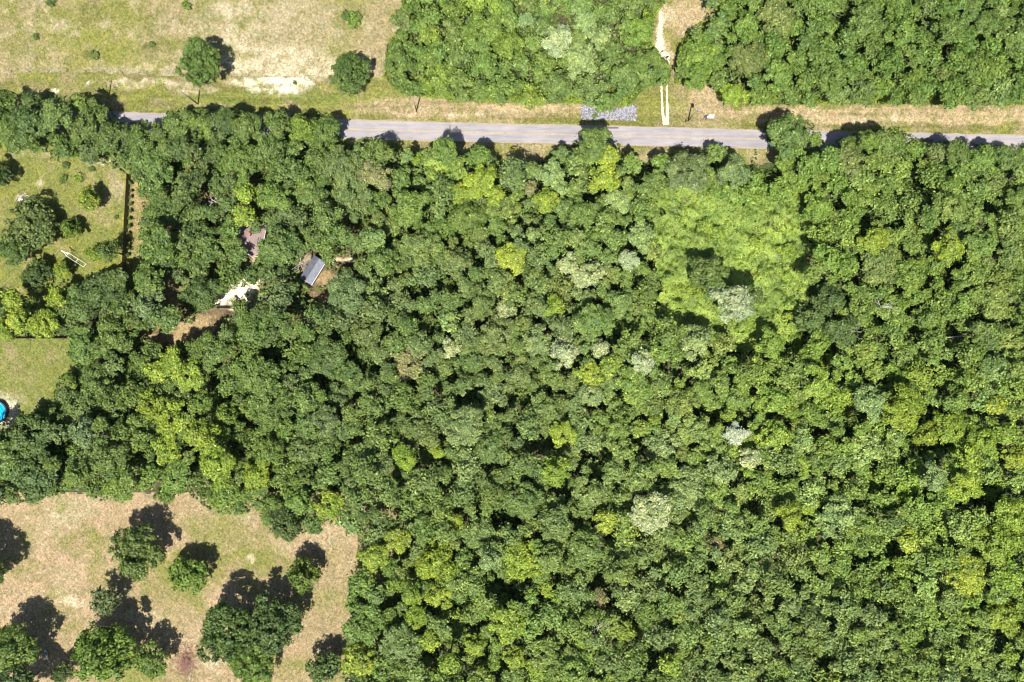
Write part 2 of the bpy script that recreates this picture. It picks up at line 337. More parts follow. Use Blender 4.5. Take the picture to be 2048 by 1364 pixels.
# trees that stand alone in grass: (x, y, crown radius px, height m, colour, label)
ALONE = [(398, 124, 47, 11.5, 'mid', 'round dark green tree alone in the tan pasture, shadow to its right'),
         (698, 144, 48, 9.0, 'mid', 'broad low tree at the pasture corner beside the bare sand patch'),
         (178, 396, 25, 6.5, 'bright', 'airy light green tree on the lawn left of the brown board fence'),
         (144, 458, 22, 5.0, 'fresh', 'small bushy tree low on the lawn between big oak and board fence'),
         (62, 450, 56, 8.5, 'olive', 'biggest spreading olive green oak on the left lawn'),
         (-6, 350, 30, 7.0, 'dark', 'dark tree cut by the left frame edge above the big oak'),
         (22, 500, 34, 9.0, 'mid', 'tree under the lower left side of the big lawn oak'),
         (70, 550, 33, 6.5, 'dark', 'rounded ball shaped dark tree on the lawn below the big oak'),
         (215, 502, 26, 9.5, 'mid', 'thin open crowned tree leaning over the lawn beside the board fence'),
         (192, 508, 19, 5.0, 'bright', 'bright leafy bush right of the white metal frame'),
         (120, 540, 20, 5.0, 'bright', 'bright low tree on the lawn below the white metal frame'),
         (268, 1112, 58, 13.5, 'mid', 'tall dark tree standing in the middle of the lower left field'),
         (374, 1152, 42, 9.5, 'fresh', 'rounded tree in the field between the tall tree and the big clump'),
         (607, 1151, 34, 8.0, 'fresh', 'small round tree with a dark blue shadow near the field right side'),
         (455, 1268, 66, 15.0, 'mid', 'left half of the widest tree clump in the lower left field'),
         (548, 1248, 58, 14.0, 'dark', 'right half of the widest tree clump in the lower left field'),
         (495, 1330, 52, 12.0, 'fresh', 'lowest tree of the widest clump, touching the bottom frame edge'),
         (208, 1205, 34, 9.0, 'grey', 'scraggly thin grey tree left of the sandy track in the field'),
         (205, 1305, 70, 14.0, 'fresh', 'large fresh green tree at the bottom left beside the pale blue kayak'),
         (300, 1322, 36, 10.0, 'fresh', 'tree left of the reddish brush pile at the field bottom'),
         (20, 1300, 58, 13.5, 'fresh', 'tree cut by the left frame edge near the bottom corner'),
         (-60, 1140, 60, 15.0, 'mid', 'tree mostly beyond the left edge whose shadow darkens the field'),
         (645, 1335, 38, 9.0, 'mid', 'tree at the bottom of the field close to the wood edge'),
         (330, 988, 20, 6.0, 'fresh', 'small tree at the top edge of the lower left field'),
         (122, 1348, 24, 7.0, 'dark', 'small dark tree at the bottom edge right of the kayak'),
         (28, 1380, 48, 14.0, 'dark', 'dark tree cut by the bottom left corner, added to shade the kayak')]  # corner tree added so that its shadow covers the kayak

# ---------------------------------------------------------------- the ground
me = mesh_np('ground', [(-2500, -2500, -0.05), (2500, -2500, -0.05), (2500, 2500, -0.05), (-2500, 2500, -0.05)], [(0, 1, 2, 3)])
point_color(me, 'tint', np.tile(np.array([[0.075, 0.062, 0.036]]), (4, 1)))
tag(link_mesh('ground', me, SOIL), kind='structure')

ROADPTS = [(-300, 226), (-100, 232), (240, 243), (740, 259.5), (1024, 266.5), (1536, 278.5), (2048, 289), (2350, 295)]
RX = np.array([p[0] for p in ROADPTS], float); RY = np.array([p[1] for p in ROADPTS], float)
def road_y(px): return np.interp(px, RX, RY)

STEP = 0.55
gx = np.arange(-205, 205.01, STEP); gy = np.arange(-145, 145.01, STEP)
GX, GY = np.meshgrid(gx, gy, indexing='ij')
PX = GX / MPP + 1024; PY = 682 - GY / MPP
wx = PX + (fbm(GX, GY, 8, 3) - .5) * 36 + (fbm(GX, GY, 1.9, 5, 2) - .5) * 16
wy = PY + (fbm(GX, GY, 8, 23) - .5) * 22 + (fbm(GX, GY, 1.9, 25, 2) - .5) * 12
BRK = np.clip((fbm(GX, GY, 2.4, 55, 3) - .30) * 3.2, 0.15, 1)

TAN = np.array((0.45, 0.365, 0.215)); TAN2 = np.array((0.53, 0.405, 0.255)); GRN = np.array((0.28, 0.275, 0.09)); LIME = np.array((0.33, 0.335, 0.085))
SAND = np.array((0.80, 0.67, 0.49)); WHITE = np.array((1.15, 1.02, 0.84)); DKGRN = np.array((0.11, 0.15, 0.035)); STRAW = np.array((0.53, 0.445, 0.29)); ORANGE = np.array((0.44, 0.32, 0.18))

def paint(colr, patches):
    for (cx, cy, rx, ry, c, s) in patches:
        d = ((wx - cx) / rx) ** 2 + ((wy - cy) / ry) ** 2
        k = (np.clip(1.45 - d, 0, 0.9) / 0.9 * s * (BRK if s < .9 else np.clip(BRK * 2, 0, 1)))[..., None]
        colr = colr * (1 - k) + np.asarray(c) * k
    return colr

def mixn(a, b, cell, seed, lo=.4, hi=.62):
    k = np.clip((fbm(GX, GY, cell, seed) - lo) / (hi - lo), 0, 1)[..., None]
    return a * (1 - k) + b * k

zones = {}
# pasture
c = mixn(mixn(TAN, GRN * 1.08, 7, 101, .42, .6), STRAW, 5, 111, .5, .66)
c = paint(c, [(180, 60, 110, 70, LIME, .55), (150, 120, 120, 26, LIME, .5), (290, 115, 40, 26, LIME, .75), (60, 110, 110, 40, TAN, .5), (210, 30, 60, 40, GRN, .5), (290, 25, 40, 40, GRN, .5),
              (30, 40, 60, 60, GRN, .35), (560, 60, 150, 80, STRAW, .8), (580, 130, 100, 36, SAND, .85), (500, 110, 60, 40, SAND, .45), (470, 20, 50, 16, SAND, .6), (470, 90, 26, 60, SAND, .4), (320, 110, 30, 20, STRAW, .5),
              (740, 60, 50, 70, TAN, .8), (705, 38, 40, 30, GRN, .75), (480, 130, 60, 20, SAND, .5), (500, 60, 30, 24, SAND, .4), (270, 135, 60, 8, SAND, .5)])
c = paint(c, [(170, 75, 80, 26, LIME * .95, .6), (110, 25, 60, 18, GRN, .7), (225, 95, 50, 26, LIME * .9, .6), (310, 60, 30, 40, GRN * .85, .6), (30, 90, 50, 26, GRN, .6), (395, 30, 40, 26, GRN, .5), (180, 20, 24, 30, GRN * .75, .6), (660, 90, 50, 26, GRN * 1.1, .4), (300, 100, 16, 20, GRN * .6, .6), (190, 108, 18, 12, GRN * .6, .6)])
zones['pasture'] = ([(-260, -220), (802, -220), (806, 60), (790, 150), (640, 168), (610, 152), (430, 152), (230, 145), (-260, 142)], c)
# verge north of the road
c = mixn(mixn(TAN, GRN, 7, 131, .38, .6), LIME, 4, 141, .6, .75)
c = paint(c, [(120, 185, 200, 26, GRN, .6), (560, 196, 270, 14, DKGRN * 1.9, .7), (350, 192, 150, 12, LIME * .85, .8), (620, 205, 130, 22, LIME, .45), (295, 166, 90, 9, SAND, .75), (560, 172, 66, 18, WHITE, .85),
              (604, 164, 28, 12, WHITE, .97), (570, 180, 30, 5, WHITE, .95), (500, 165, 50, 6, WHITE, .6), (400, 180, 34, 9, SAND, .6), (176, 172, 8, 5, WHITE, .9), (107, 178, 8, 4, WHITE, .8), (330, 152, 80, 8, GRN * .7, .7), (740, 185, 40, 16, LIME, .5),
              (950, 218, 240, 21, TAN2 * 1.1, .97), (840, 210, 110, 18, TAN2 * 1.05, .95), (880, 236, 160, 4, GRN, .45), (790, 212, 40, 8, GRN * .7, .5), (760, 236, 60, 6, GRN * .8, .6), (900, 225, 120, 3, SAND, .5),
              (1100, 236, 30, 6, GRN, .6), (1180, 243, 120, 4, GRN, .7), (1290, 215, 26, 34, LIME, .55), (1355, 205, 30, 30, LIME, .6), (1355, 235, 40, 12, GRN, .5), (1410, 195, 34, 28, TAN2 * 1.1, .9), (1425, 222, 50, 12, TAN2, .9),
              (1470, 236, 80, 4, GRN * .8, .6), (1470, 250, 90, 6, GRN, .5), (1700, 230, 300, 19, TAN2 * 1.08, .97), (1760, 236, 70, 9, SAND, .7), (1950, 228, 130, 19, TAN2 * 1.05, .95), (1800, 252, 280, 3, GRN * .9, .5), (1880, 262, 130, 4, GRN, .5),
              (1960, 232, 14, 8, LIME, .5), (1600, 238, 60, 6, SAND, .3)])
off = PY - road_y(PX)
c = c * (1 + .55 * (fbm(GX / 14, off * MPP / .9 * 1.0, 1.0, 311, 2) - .5) * (np.abs(off) < 62) + .25 * (vnoise(GX / 30, off * MPP / .55, 1.0, 313) - .5))[..., None]
zones['roadside_verge'] = ([(-260, 142), (230, 145), (430, 152), (610, 152), (640, 168), (790, 150), (806, 60), (830, 120), (1000, 190), (1290, 160), (1300, 150), (1350, 150), (1440, 150), (1460, 200), (2350, 200), (2350, 330),
                            (1700, 300), (1500, 330), (1000, 320), (800, 300), (-260, 262)], c)
# clearing with the track
c = mixn(TAN2 * 1.05, GRN, 6, 151, .5, .7)
c = paint(c, [(1350, 75, 22, 46, LIME * .9, .7), (1322, 60, 8, 60, SAND, .9), (1320, 95, 9, 16, WHITE * .9, .9), (1380, 25, 44, 30, TAN2 * 1.15, .7), (1338, 110, 12, 6, WHITE, .8), (1335, 25, 22, 12, SAND, .6), (1440, 30, 14, 10, TAN2, .8)])
zones['clearing'] = ([(1290, -220), (1295, 150), (1350, 150), (1440, 150), (1450, -220)], c)
# left lawn
c = mixn(mixn(GRN * np.array((.93, 1.03, .9)), TAN, 9, 161, .55, .75), LIME * .9, 5, 165, .5, .65)
c = paint(c, [(120, 400, 110, 90, GRN * 1.12, .4), (200, 345, 60, 30, TAN, .7), (200, 322, 40, 10, SAND, .5), (232, 380, 16, 30, STRAW, .7), (75, 360, 10, 9, SAND, .7), (60, 308, 60, 8, STRAW, .6), (200, 420, 30, 36, TAN, .5),
              (30, 420, 40, 50, LIME * .8, .5), (50, 515, 20, 16, TAN, .7), (110, 500, 60, 30, LIME * .85, .5), (45, 580, 20, 20, LIME * .8, .6), (270, 420, 18, 110, ORANGE * 1.1, .85), (280, 495, 30, 20, TAN2, .8)])
zones['lawn'] = ([(-260, 262), (100, 270), (300, 320), (330, 520), (300, 560), (250, 620), (150, 640), (-260, 660)], c)
# lawn by the pool
c = mixn(GRN * np.array((.92, 1.03, .9)), TAN * .9, 8, 171, .55, .78)
c = paint(c, [(60, 745, 110, 50, GRN * 1.05, .5), (40, 795, 50, 14, STRAW * .95, .5), (100, 740, 22, 10, LIME * .7, .5), (100, 780, 20, 20, LIME * .8, .4), (-2, 823, 36, 34, WHITE * .9, .97)])
zones['pool_lawn'] = ([(-260, 675), (170, 675), (200, 700), (160, 800), (60, 880), (-260, 900)], c)
# lower left field
c = mixn(mixn(TAN * np.array((1.08, 1.0, 1.05)), TAN2 * np.array((1.06, 1.02, 1.08)), 5, 181), GRN * 1.1, 11, 187, .54, .78)
c = paint(c, [(140, 1010, 60, 30, STRAW, .8), (125, 1035, 26, 20, SAND, .6), (90, 1060, 40, 30, STRAW, .5), (160, 1085, 70, 30, GRN, .6), (30, 1125, 50, 30, GRN * 1.1, .5), (160, 1205, 44, 10, SAND, .85), (130, 1170, 24, 30, STRAW, .6),
              (280, 1235, 44, 12, SAND, .8), (300, 1255, 26, 10, SAND, .7), (240, 1190, 34, 14, STRAW, .5), (470, 1010, 60, 40, STRAW, .7), (480, 1070, 26, 34, GRN, .7), (540, 1120, 50, 30, GRN, .7), (497, 1120, 6, 10, SAND, .8), (560, 1100, 24, 14, STRAW, .5),
              (660, 1075, 50, 22, STRAW, .6), (670, 1130, 30, 40, GRN * 1.05, .45), (690, 1130, 12, 14, SAND, .5), (640, 1220, 50, 80, TAN * .9, .6), (330, 1200, 60, 60, GRN, .4), (415, 1328, 20, 10, SAND * .85, .8), (60, 1320, 20, 12, SAND, .7),
              (110, 1240, 60, 30, GRN * 1.1, .5), (400, 1060, 40, 50, TAN, .5), (350, 1240, 60, 40, TAN, .4), (355, 1300, 24, 14, ORANGE, .5)])
zones['field'] = ([(-260, 985), (800, 985), (800, 1560), (-260, 1560)], c)
# yard under the western trees
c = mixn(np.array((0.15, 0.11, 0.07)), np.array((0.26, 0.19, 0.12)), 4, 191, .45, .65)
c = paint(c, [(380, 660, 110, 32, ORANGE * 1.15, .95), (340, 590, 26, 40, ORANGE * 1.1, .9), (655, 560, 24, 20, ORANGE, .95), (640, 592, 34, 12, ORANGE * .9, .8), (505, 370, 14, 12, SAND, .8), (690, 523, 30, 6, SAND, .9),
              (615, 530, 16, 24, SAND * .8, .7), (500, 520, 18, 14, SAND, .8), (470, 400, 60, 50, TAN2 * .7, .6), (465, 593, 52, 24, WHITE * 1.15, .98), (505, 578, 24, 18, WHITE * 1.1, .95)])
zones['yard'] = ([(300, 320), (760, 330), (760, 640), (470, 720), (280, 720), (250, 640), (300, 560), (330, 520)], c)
# floor of the woods
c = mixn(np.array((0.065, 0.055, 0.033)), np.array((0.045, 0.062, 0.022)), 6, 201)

cell_px = (PX[:-1, :-1] + PX[1:, 1:]) / 2; cell_py = (PY[:-1, :-1] + PY[1:, 1:]) / 2
jx = cell_px + (fbm(GX[:-1, :-1], GY[:-1, :-1], 3, 77, 2) - .5) * 8; jy = cell_py + (fbm(GX[:-1, :-1], GY[:-1, :-1], 3, 79, 2) - .5) * 8
taken = np.zeros(cell_px.shape, bool)
nyv = len(gy)
ids = (np.arange(len(gx))[:, None] * nyv + np.arange(nyv)[None, :])
relief = (fbm(GX, GY, 5, 301) - .5) * 0.16
allco = np.stack([GX, GY, relief * 0 + 0.0], -1).reshape(-1, 3)
GSC = np.array((0.445, 0.450, 0.415))
def cut_sheet(name, mask, colr, mat, kind='structure', z=0.0):
    ii, jj = np.nonzero(mask)
    f = np.stack([ids[ii, jj], ids[ii + 1, jj], ids[ii + 1, jj + 1], ids[ii, jj + 1]], -1)
    used, inv = np.unique(f, return_inverse=True)
    co = allco[used].copy(); co[:, 2] += z
    m = mesh_np(name, co, inv.reshape(f.shape))
    point_color(m, 'tint', np.clip(colr.reshape(-1, 3)[used] * (GSC if mat is GRASS else 1), 0.01, 0.95))
    return tag(link_mesh(name, m, mat), kind=kind)
for nm in ('pasture', 'roadside_verge', 'clearing', 'lawn', 'pool_lawn', 'field', 'yard'):
    poly, cc = zones[nm]
    m = inside(jx, jy, poly) & ~taken
    taken |= m
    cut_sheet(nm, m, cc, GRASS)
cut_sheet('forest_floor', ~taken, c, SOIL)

# road with markings
def strip(name, xs, off0, off1, z, mat, kind='structure', zones_col=None):
    co = []; f = []
    for x in xs:
        y = float(road_y(x)); k = (float(road_y(x + 5)) - float(road_y(x - 5))) / 10
        n = Vector((k, 1, 0)).normalized()
        for o in (off0, off1):
            o = o(x) if callable(o) else o
            a, b = P(x - n.x * o, y + n.y * o); co.append((a, b, z))
    for i in range(len(xs) - 1): f.append((2 * i, 2 * i + 2, 2 * i + 3, 2 * i + 1)[::-1])
    m = mesh_np(name, co, f)
    return tag(link_mesh(name, m, mat), kind=kind)

def road_material():
    m, nt, out = new_mat('asphalt')
    geo = nt.nodes.new('ShaderNodeNewGeometry')
    mp = nd(nt, 'ShaderNodeMapping'); mp.inputs['Scale'].default_value = (0.12, 1.0, 1.0); nt.links.new(geo.outputs['Position'], mp.inputs['Vector'])
    n1 = noise(nt, 1.1, 5, .6, mp.outputs[0]); n2 = noise(nt, 6.0, 4, .8, geo.outputs['Position']); n3 = noise(nt, 0.09, 3, .6, geo.outputs['Position'])
    r1 = ramp(nt, n1.outputs['Fac'], [(0.3, (0.195, 0.180, 0.186)), (0.7, (0.265, 0.246, 0.248))])
    r2 = ramp(nt, n2.outputs['Fac'], [(0.3, (0.8, 0.8, 0.8)), (0.7, (1.18, 1.18, 1.18))])
    r3 = ramp(nt, n3.outputs['Fac'], [(0.4, (0.9, 0.9, 0.92)), (0.6, (1.07, 1.06, 1.05))])
    c = mul(nt, mul(nt, r1.outputs[0], r2.outputs[0]), r3.outputs[0])
    p = nd(nt, 'ShaderNodeBsdfPrincipled'); p.inputs['Roughness'].default_value = .85; p.inputs['Specular IOR Level'].default_value = .2
    nt.links.new(c, p.inputs['Base Color']); nt.links.new(p.outputs[0], out.inputs[0]); return m
ROAD = road_material()
xs = list(range(-300, 2351, 10))
er = random.Random(3)
jit = {x: (er.uniform(-1, 1), er.uniform(-1, 1)) for x in range(-400, 2500)}
strip('road_shoulder', xs, lambda x: -19.6 + jit[int(x)][0], lambda x: 19.6 + jit[int(x)][1], 0.006, plain('shoulder_gravel', (0.24, 0.20, 0.14), 0.95, .3, 2.0))
strip('road', xs, lambda x: -17.6 + .25 * jit[int(x)][0], lambda x: 17.6 + .25 * jit[int(x)][1], 0.014, ROAD)
def worn_yellow():
    m, nt, out = new_mat('worn_yellow_paint')
    geo = nt.nodes.new('ShaderNodeNewGeometry'); n1 = noise(nt, 0.8, 6, .8, geo.outputs['Position'])
    r1 = ramp(nt, n1.outputs['Fac'], [(0.38, (0.19, 0.175, 0.15)), (0.58, (0.36, 0.27, 0.09))])
    p = nd(nt, 'ShaderNodeBsdfPrincipled'); p.inputs['Roughness'].default_value = .8
    nt.links.new(r1.outputs[0], p.inputs['Base Color']); nt.links.new(p.outputs[0], out.inputs[0]); return m
YEL = worn_yellow()
strip('road_marking', xs, -1.25, -0.45, 0.020, YEL); strip('road_marking', xs, 0.45, 1.25, 0.020, YEL)
# darker repair patch and cracks seal
pm = MB()
for (x, dy, w, h) in ((1222, -15.5, 30, 3.2), (1150, 4, 3, 1), (900, -8, 2, 10)):
    y = float(road_y(x)) + dy; a, b = P(x, y); pm.add([(a - w * MPP / 2, b - h * MPP / 2, .018), (a + w * MPP / 2, b - h * MPP / 2, .018), (a + w * MPP / 2, b + h * MPP / 2, .018), (a - w * MPP / 2, b + h * MPP / 2, .018)], [(0, 1, 2, 3)])
tag(pm.build('road_patch', plain('fresh_asphalt', (0.085, 0.08, 0.085), .9, .2, 4)), kind='structure')

# sandy wheel tracks from the road into the clearing
def ribbon(name, pts, w, z, mat, seed=1, kind='structure'):
    r = random.Random(seed); co = []; f = []
    dense = []
    for i in range(len(pts) - 1):
        for t in np.linspace(0, 1, 14, endpoint=False): dense.append((pts[i][0] * (1 - t) + pts[i + 1][0] * t, pts[i][1] * (1 - t) + pts[i + 1][1] * t, (w[i] * (1 - t) + w[i + 1] * t)))
    dense.append((pts[-1][0], pts[-1][1], w[-1]))
    for i, (x, y, ww) in enumerate(dense):
        x2, y2, _ = dense[min(i + 1, len(dense) - 1)]; x1, y1, _ = dense[max(i - 1, 0)]
        d = Vector((x2 - x1, y2 - y1)).normalized(); n = Vector((-d.y, d.x))
        for s in (-1, 1):
            k = ww * .5 * s * r.uniform(.7, 1.25); a, b = P(x + n.x * k, y + n.y * k); co.append((a, b, z))
    for i in range(len(dense) - 1): f.append((2 * i, 2 * i + 1, 2 * i + 3, 2 * i + 2))
    return tag(link_mesh(name, mesh_np(name, co, f), mat), kind=kind)
SANDM = plain('pale_sand', (0.44, 0.385, 0.28), .95, .22, 1.6)
ribbon('sand_track', [(1322, 160), (1324, 200), (1325, 225), (1330, 250)], [4, 4, 5, 8], .010, SANDM, 1)
ribbon('sand_track', [(1333, 160), (1334, 200), (1335, 225), (1333, 249)], [3.5, 4, 6, 9], .012, SANDM, 2)
ribbon('sand_track', [(1322, 22), (1321, 50), (1319, 78), (1322, 105), (1336, 112), (1330, 160)], [6, 8, 11, 13, 10, 8], .009, SANDM, 3)

# ---------------------------------------------------------------- foliage generators
def leaves(pts, nrm, size, r, aspect=0.62):
    n = len(pts)
    nrm = nrm / (np.linalg.norm(nrm, axis=1, keepdims=True) + 1e-9)
    a = r.normal(size=(n, 3)); t = np.cross(nrm, a); t /= (np.linalg.norm(t, axis=1, keepdims=True) + 1e-9)
    b = np.cross(nrm, t)
    s = size[:, None]
    v = np.stack([pts - t * s, pts + b * s * aspect + t * s * .1, pts + t * s, pts - b * s * aspect + t * s * .1], 1)
    return v.reshape(-1, 3)

def crown_points(R, r, nleaf, leaf, depth=0.75, nl=None, clump=1.05, only_top=False, gappy=0.0):
    """a crown of overlapping limbs' domes, each covered in leaf clumps; returns points, normals, sizes. z=0 is the crown's widest level"""
    nl = nl or max(3, int(5 + R * 0.75))
    lobes = []
    for i in range(nl):
        if i == 0: d, a = 0, 0
        else: d = R * r.uniform(0.36, 0.70); a = 2 * math.pi * (i + r.uniform(-.3, .3)) / (nl - 1)
        lr = R * (r.uniform(0.36, 0.54) if i == 0 else r.uniform(0.22, 0.44))
        lobes.append((d * math.cos(a), d * math.sin(a), R * depth * (r.uniform(.45, .75) if i == 0 else r.uniform(.05, .5)), lr))
    w = np.array([l[3] ** 2 for l in lobes]); w /= w.sum()
    ncl = max(8, int(2.1 * R * R / (clump * clump) * 1.5))
    li = r.choice(len(lobes), ncl, p=w)
    L = np.array(lobes)[li]
    th = r.uniform(0, 2 * math.pi, ncl); cz = r.uniform(-0.15 if not only_top else 0.05, 1.0, ncl); sz = np.sqrt(np.clip(1 - cz ** 2, 0, 1))
    dirs = np.stack([sz * np.cos(th), sz * np.sin(th), cz], 1)
    rad = L[:, 3:4] * r.uniform(.72, 1.06, (ncl, 1))
    cen = L[:, :3] + dirs * rad * np.array([1, 1, depth])
    csz = clump * r.uniform(.6, 1.15, ncl)
    pk = r.choice(ncl, nleaf, p=csz ** 2 / (csz ** 2).sum())
    d2 = r.normal(size=(nleaf, 3)); d2[:, 2] = np.abs(d2[:, 2]) * 1.1 - 0.25
    d2 /= np.linalg.norm(d2, axis=1, keepdims=True)
    far = np.where(r.random(nleaf) < .2, r.uniform(1.0, 1.55, nleaf), r.uniform(.5, 1.08, nleaf))[:, None]
    pos = cen[pk] + d2 * csz[pk][:, None] * far * np.array([1, 1, .8])
    nrm = d2 * 0.75 + dirs[pk] * 0.45 + np.array([0, 0, .35]) + r.normal(size=(nleaf, 3)) * .5
    size = leaf * r.uniform(.6, 1.25, nleaf)
    var = np.clip(0.45 + r.normal(size=nleaf) * .22 + (r.random(ncl)[pk] - .5) * .3, 0, 1)
    return pos, nrm, size, var

def crown_mesh(name, R, nleaf, leaf, seed, **kw):
    r = np.random.default_rng(seed)
    pos, nrm, size, var = crown_points(R, r, nleaf, leaf, **kw)
    co = leaves(pos, nrm, size, r)
    m = mesh_np(name, co, np.arange(len(co)).reshape(-1, 4))
    face_float(m, 'var', var); m.materials.append(LEAF); m.materials.append(BARK) if False else None
    return m

def trunk_mesh(name, h, R, seed, base=0.22):
    """unit trunk: from z=-h (ground) to the crown level z=0, limbs reaching into the crown"""
    r = random.Random(seed); mb = MB()
    mb.tube([(0, 0, -h), (r.uniform(-.2, .2), r.uniform(-.2, .2), -h * .5), (r.uniform(-.3, .3), r.uniform(-.3, .3), 0), (0, 0, R * .45)], [base * 1.5, base, base * .75, base * .3], 7)
    for k in range(6):
        a = k * 1.05 + r.uniform(-.3, .3); z0 = -h * r.uniform(.05, .4); l = R * r.uniform(.55, .8)
        mb.tube([(0, 0, z0), (math.cos(a) * l * .5, math.sin(a) * l * .5, z0 * .4 + R * .1), (math.cos(a) * l, math.sin(a) * l, R * .22)], [base * .55, base * .35, base * .12], 5)
    me = bpy.data.meshes.new(name); me.from_pydata(mb.v, [], mb.f); me.update(); me.materials.append(BARK)
    return me

SIZES = {'S': (3.0, 2300, .34, 7), 'M': (5.0, 5800, .37, 9), 'L': (7.0, 10500, .40, 8), 'X': (10.0, 19000, .42, 3)}
PROTO = {}
for key, (R, nlf, lf, n) in SIZES.items():
    PROTO[key] = [(crown_mesh('crown', R, nlf, lf, 100 * ord(key) + i, clump=0.75 + .06 * R, depth=[.62, .78, .9][i % 3]), trunk_mesh('trunk', R * 1.5, R, i + 50)) for i in range(n)]
OPEN = [crown_mesh('crown', 4.0, 1500, .30, 900 + i, clump=.55, depth=.9) for i in range(2)]       # thin see-through crowns

LOOSE = {5.0: [crown_mesh('crown', 5.0, 3600, .36, 700 + i, clump=.85, depth=[.8, 1.0, .9][i % 3], nl=11) for i in range(3)],
         8.5: [crown_mesh('crown', 8.5, 9500, .38, 720 + i, clump=1.0, depth=.75, nl=15) for i in range(3)]}
def tree(px, py, rpx, h, ck, name='broadleaf_tree', label=None, cat='tree', group=None, jitter=.12, thin=False, mixk=None, patch=1.0):
    Rm = rpx * MPP * .95
    key = 'S' if Rm < 3.9 else 'M' if Rm < 6.0 else 'L' if Rm < 8.6 else 'X'
    R0 = SIZES[key][0]
    cm, tm = rnd.choice(PROTO[key])
    if mixk is None and Rm > 3:
        R0 = 5.0 if Rm < 7 else 8.5; cm = rnd.choice(LOOSE[R0]); tm = rnd.choice(PROTO['M' if R0 == 5.0 else 'X'])[1]; tk = R0 / (5.0 if R0 == 5.0 else 10.0)
    if thin: cm = rnd.choice(OPEN); R0 = 4.0
    sc = Rm / R0
    crown_h = Rm * .8
    zc = max(h - crown_h * .9, crown_h * .25)           # widest level
    x, y = P(px, py, h - crown_h * .45)
    root = empty(name, (x, y, 0), rnd.uniform(0, 6.283))
    szx, szy = sc * rnd.uniform(.92, 1.1), sc * rnd.uniform(.92, 1.1)
    cr = link_mesh('crown', cm, None, root); cr.location = (0, 0, zc); cr.scale = (szx, szy, sc * (rnd.uniform(.9, 1.15) if mixk is None else rnd.uniform(.78, 1.05)))
    b = C[ck]; j = rnd.uniform(1 - jitter, 1 + jitter) * .86
    cr.color = (b[0] * j * rnd.uniform(.92, 1.08), b[1] * j, b[2] * j * rnd.uniform(.85, 1.15), 1)
    if mixk is not None:
        cc = crown_colour(px, py, ck, mixk, rnd); cr.color = (cc[0], cc[1], cc[2], patch)
    tr = link_mesh('trunk', tm, None, root); tr.location = (0, 0, zc); tr.scale = (sc, sc, zc / (R0 * 1.5))
    tag(root, label, cat, group)
    return root

def mask_px(x, y, r):
    """may a crown of radius r px sit here? -> wood name or None"""
    for nm, poly in (('main', MAIN), ('north', NORTH), ('east', NEAST)):
        if inside(x, y, poly) and edge_dist(x, y, poly) > r * .55:
            if nm == 'main':
                for v in VINES:
                    if inside(x, y, v) and edge_dist(x, y, v) > r * .35: return None
            for (cx, cy, rx, ry) in CLEAR:
                if ((x - cx) / (rx + r * .75)) ** 2 + ((y - cy) / (ry + r * .75)) ** 2 < 1: return None
            return nm
    return None

def in_gap(x, y, r, k=.8):
    for (cx, cy, rx, ry) in GAPS:
        if ((x - cx) / (rx + r * k)) ** 2 + ((y - cy) / (ry + r * k)) ** 2 < 1: return True
    return False

def wood_colour(x, y, r):
    if y < 220: pool = [('fresh', 6), ('mid', 4), ('olive', 1.5), ('pale', .4)] if x > 1340 else [('fresh', 5), ('mid', 3), ('olive', 1), ('bright', 1)]
    elif x < 700: pool = [('dark', 3), ('mid', 6), ('fresh', 1.5), ('grey', 1.5)]
    elif x < 1180 and y < 1040: pool = [('dark', 1.5), ('mid', 4), ('grey', 3.5), ('olive', 2.5), ('pale', .7)]
    elif y < 700: pool = [('mid', 4), ('fresh', 4), ('olive', 2), ('dark', 1)]
    elif y < 1020: pool = [('mid', 3), ('fresh', 3), ('olive', 2), ('pale', 1.2), ('bright', 1.5), ('grey', 1)]
    else: pool = [('mid', 4), ('grey', 2.5), ('fresh', 2.5), ('pale', 1), ('bright', 1), ('olive', 1.5)]
    t = r.uniform(0, sum(p[1] for p in pool))
    for k, w in pool:
        t -= w
        if t <= 0: return k
    return pool[0][0]

def gap_boost(x, y, r):
    for (cx, cy, rx, ry) in GAPS:
        if abs(x - cx) < rx + 12 and 0 < y - cy < ry + r + 26: return 3.2
    return 0.0

ANCH = [(100, 240, .080, .112, .034), (400, 400, .090, .122, .037), (650, 400, .092, .126, .038), (600, 700, .090, .122, .037), (330, 850, .150, .200, .032), (450, 920, .135, .185, .032), (200, 750, .090, .122, .036),
        (50, 900, .088, .122, .036), (850, 350, .135, .190, .032), (950, 550, .115, .145, .045), (1150, 600, .140, .175, .056), (1050, 800, .120, .152, .044), (900, 950, .118, .148, .044), (1250, 400, .130, .172, .042),
        (1400, 740, .160, .208, .038), (1550, 730, .170, .225, .034), (1350, 930, .175, .218, .066), (1600, 850, .152, .205, .038), (1850, 850, .172, .232, .032), (1950, 1100, .190, .248, .032), (1700, 1050, .165, .215, .046),
        (900, 1150, .170, .232, .030), (800, 1280, .130, .180, .036), (1200, 1200, .128, .165, .044), (1500, 1200, .135, .172, .046), (1750, 1300, .142, .185, .046), (1050, 1320, .155, .205, .036), (700, 1080, .088, .125, .036),
        (1750, 350, .120, .168, .034), (1950, 450, .130, .170, .040), (1700, 600, .120, .162, .036), (1900, 650, .128, .172, .038), (850, 120, .108, .160, .040), (1000, 60, .130, .182, .034), (1150, 80, .165, .205, .068),
        (1250, 150, .106, .150, .044), (1450, 100, .098, .142, .032), (1750, 60, .080, .126, .027), (2000, 100, .084, .130, .028), (200, 620, .085, .12, .036), (60, 640, .16, .2, .03), (1600, 430, .165, .225, .032)]
AN = np.array(ANCH); AN[:, 2:] *= np.array([1.24, 1.32, 1.22])
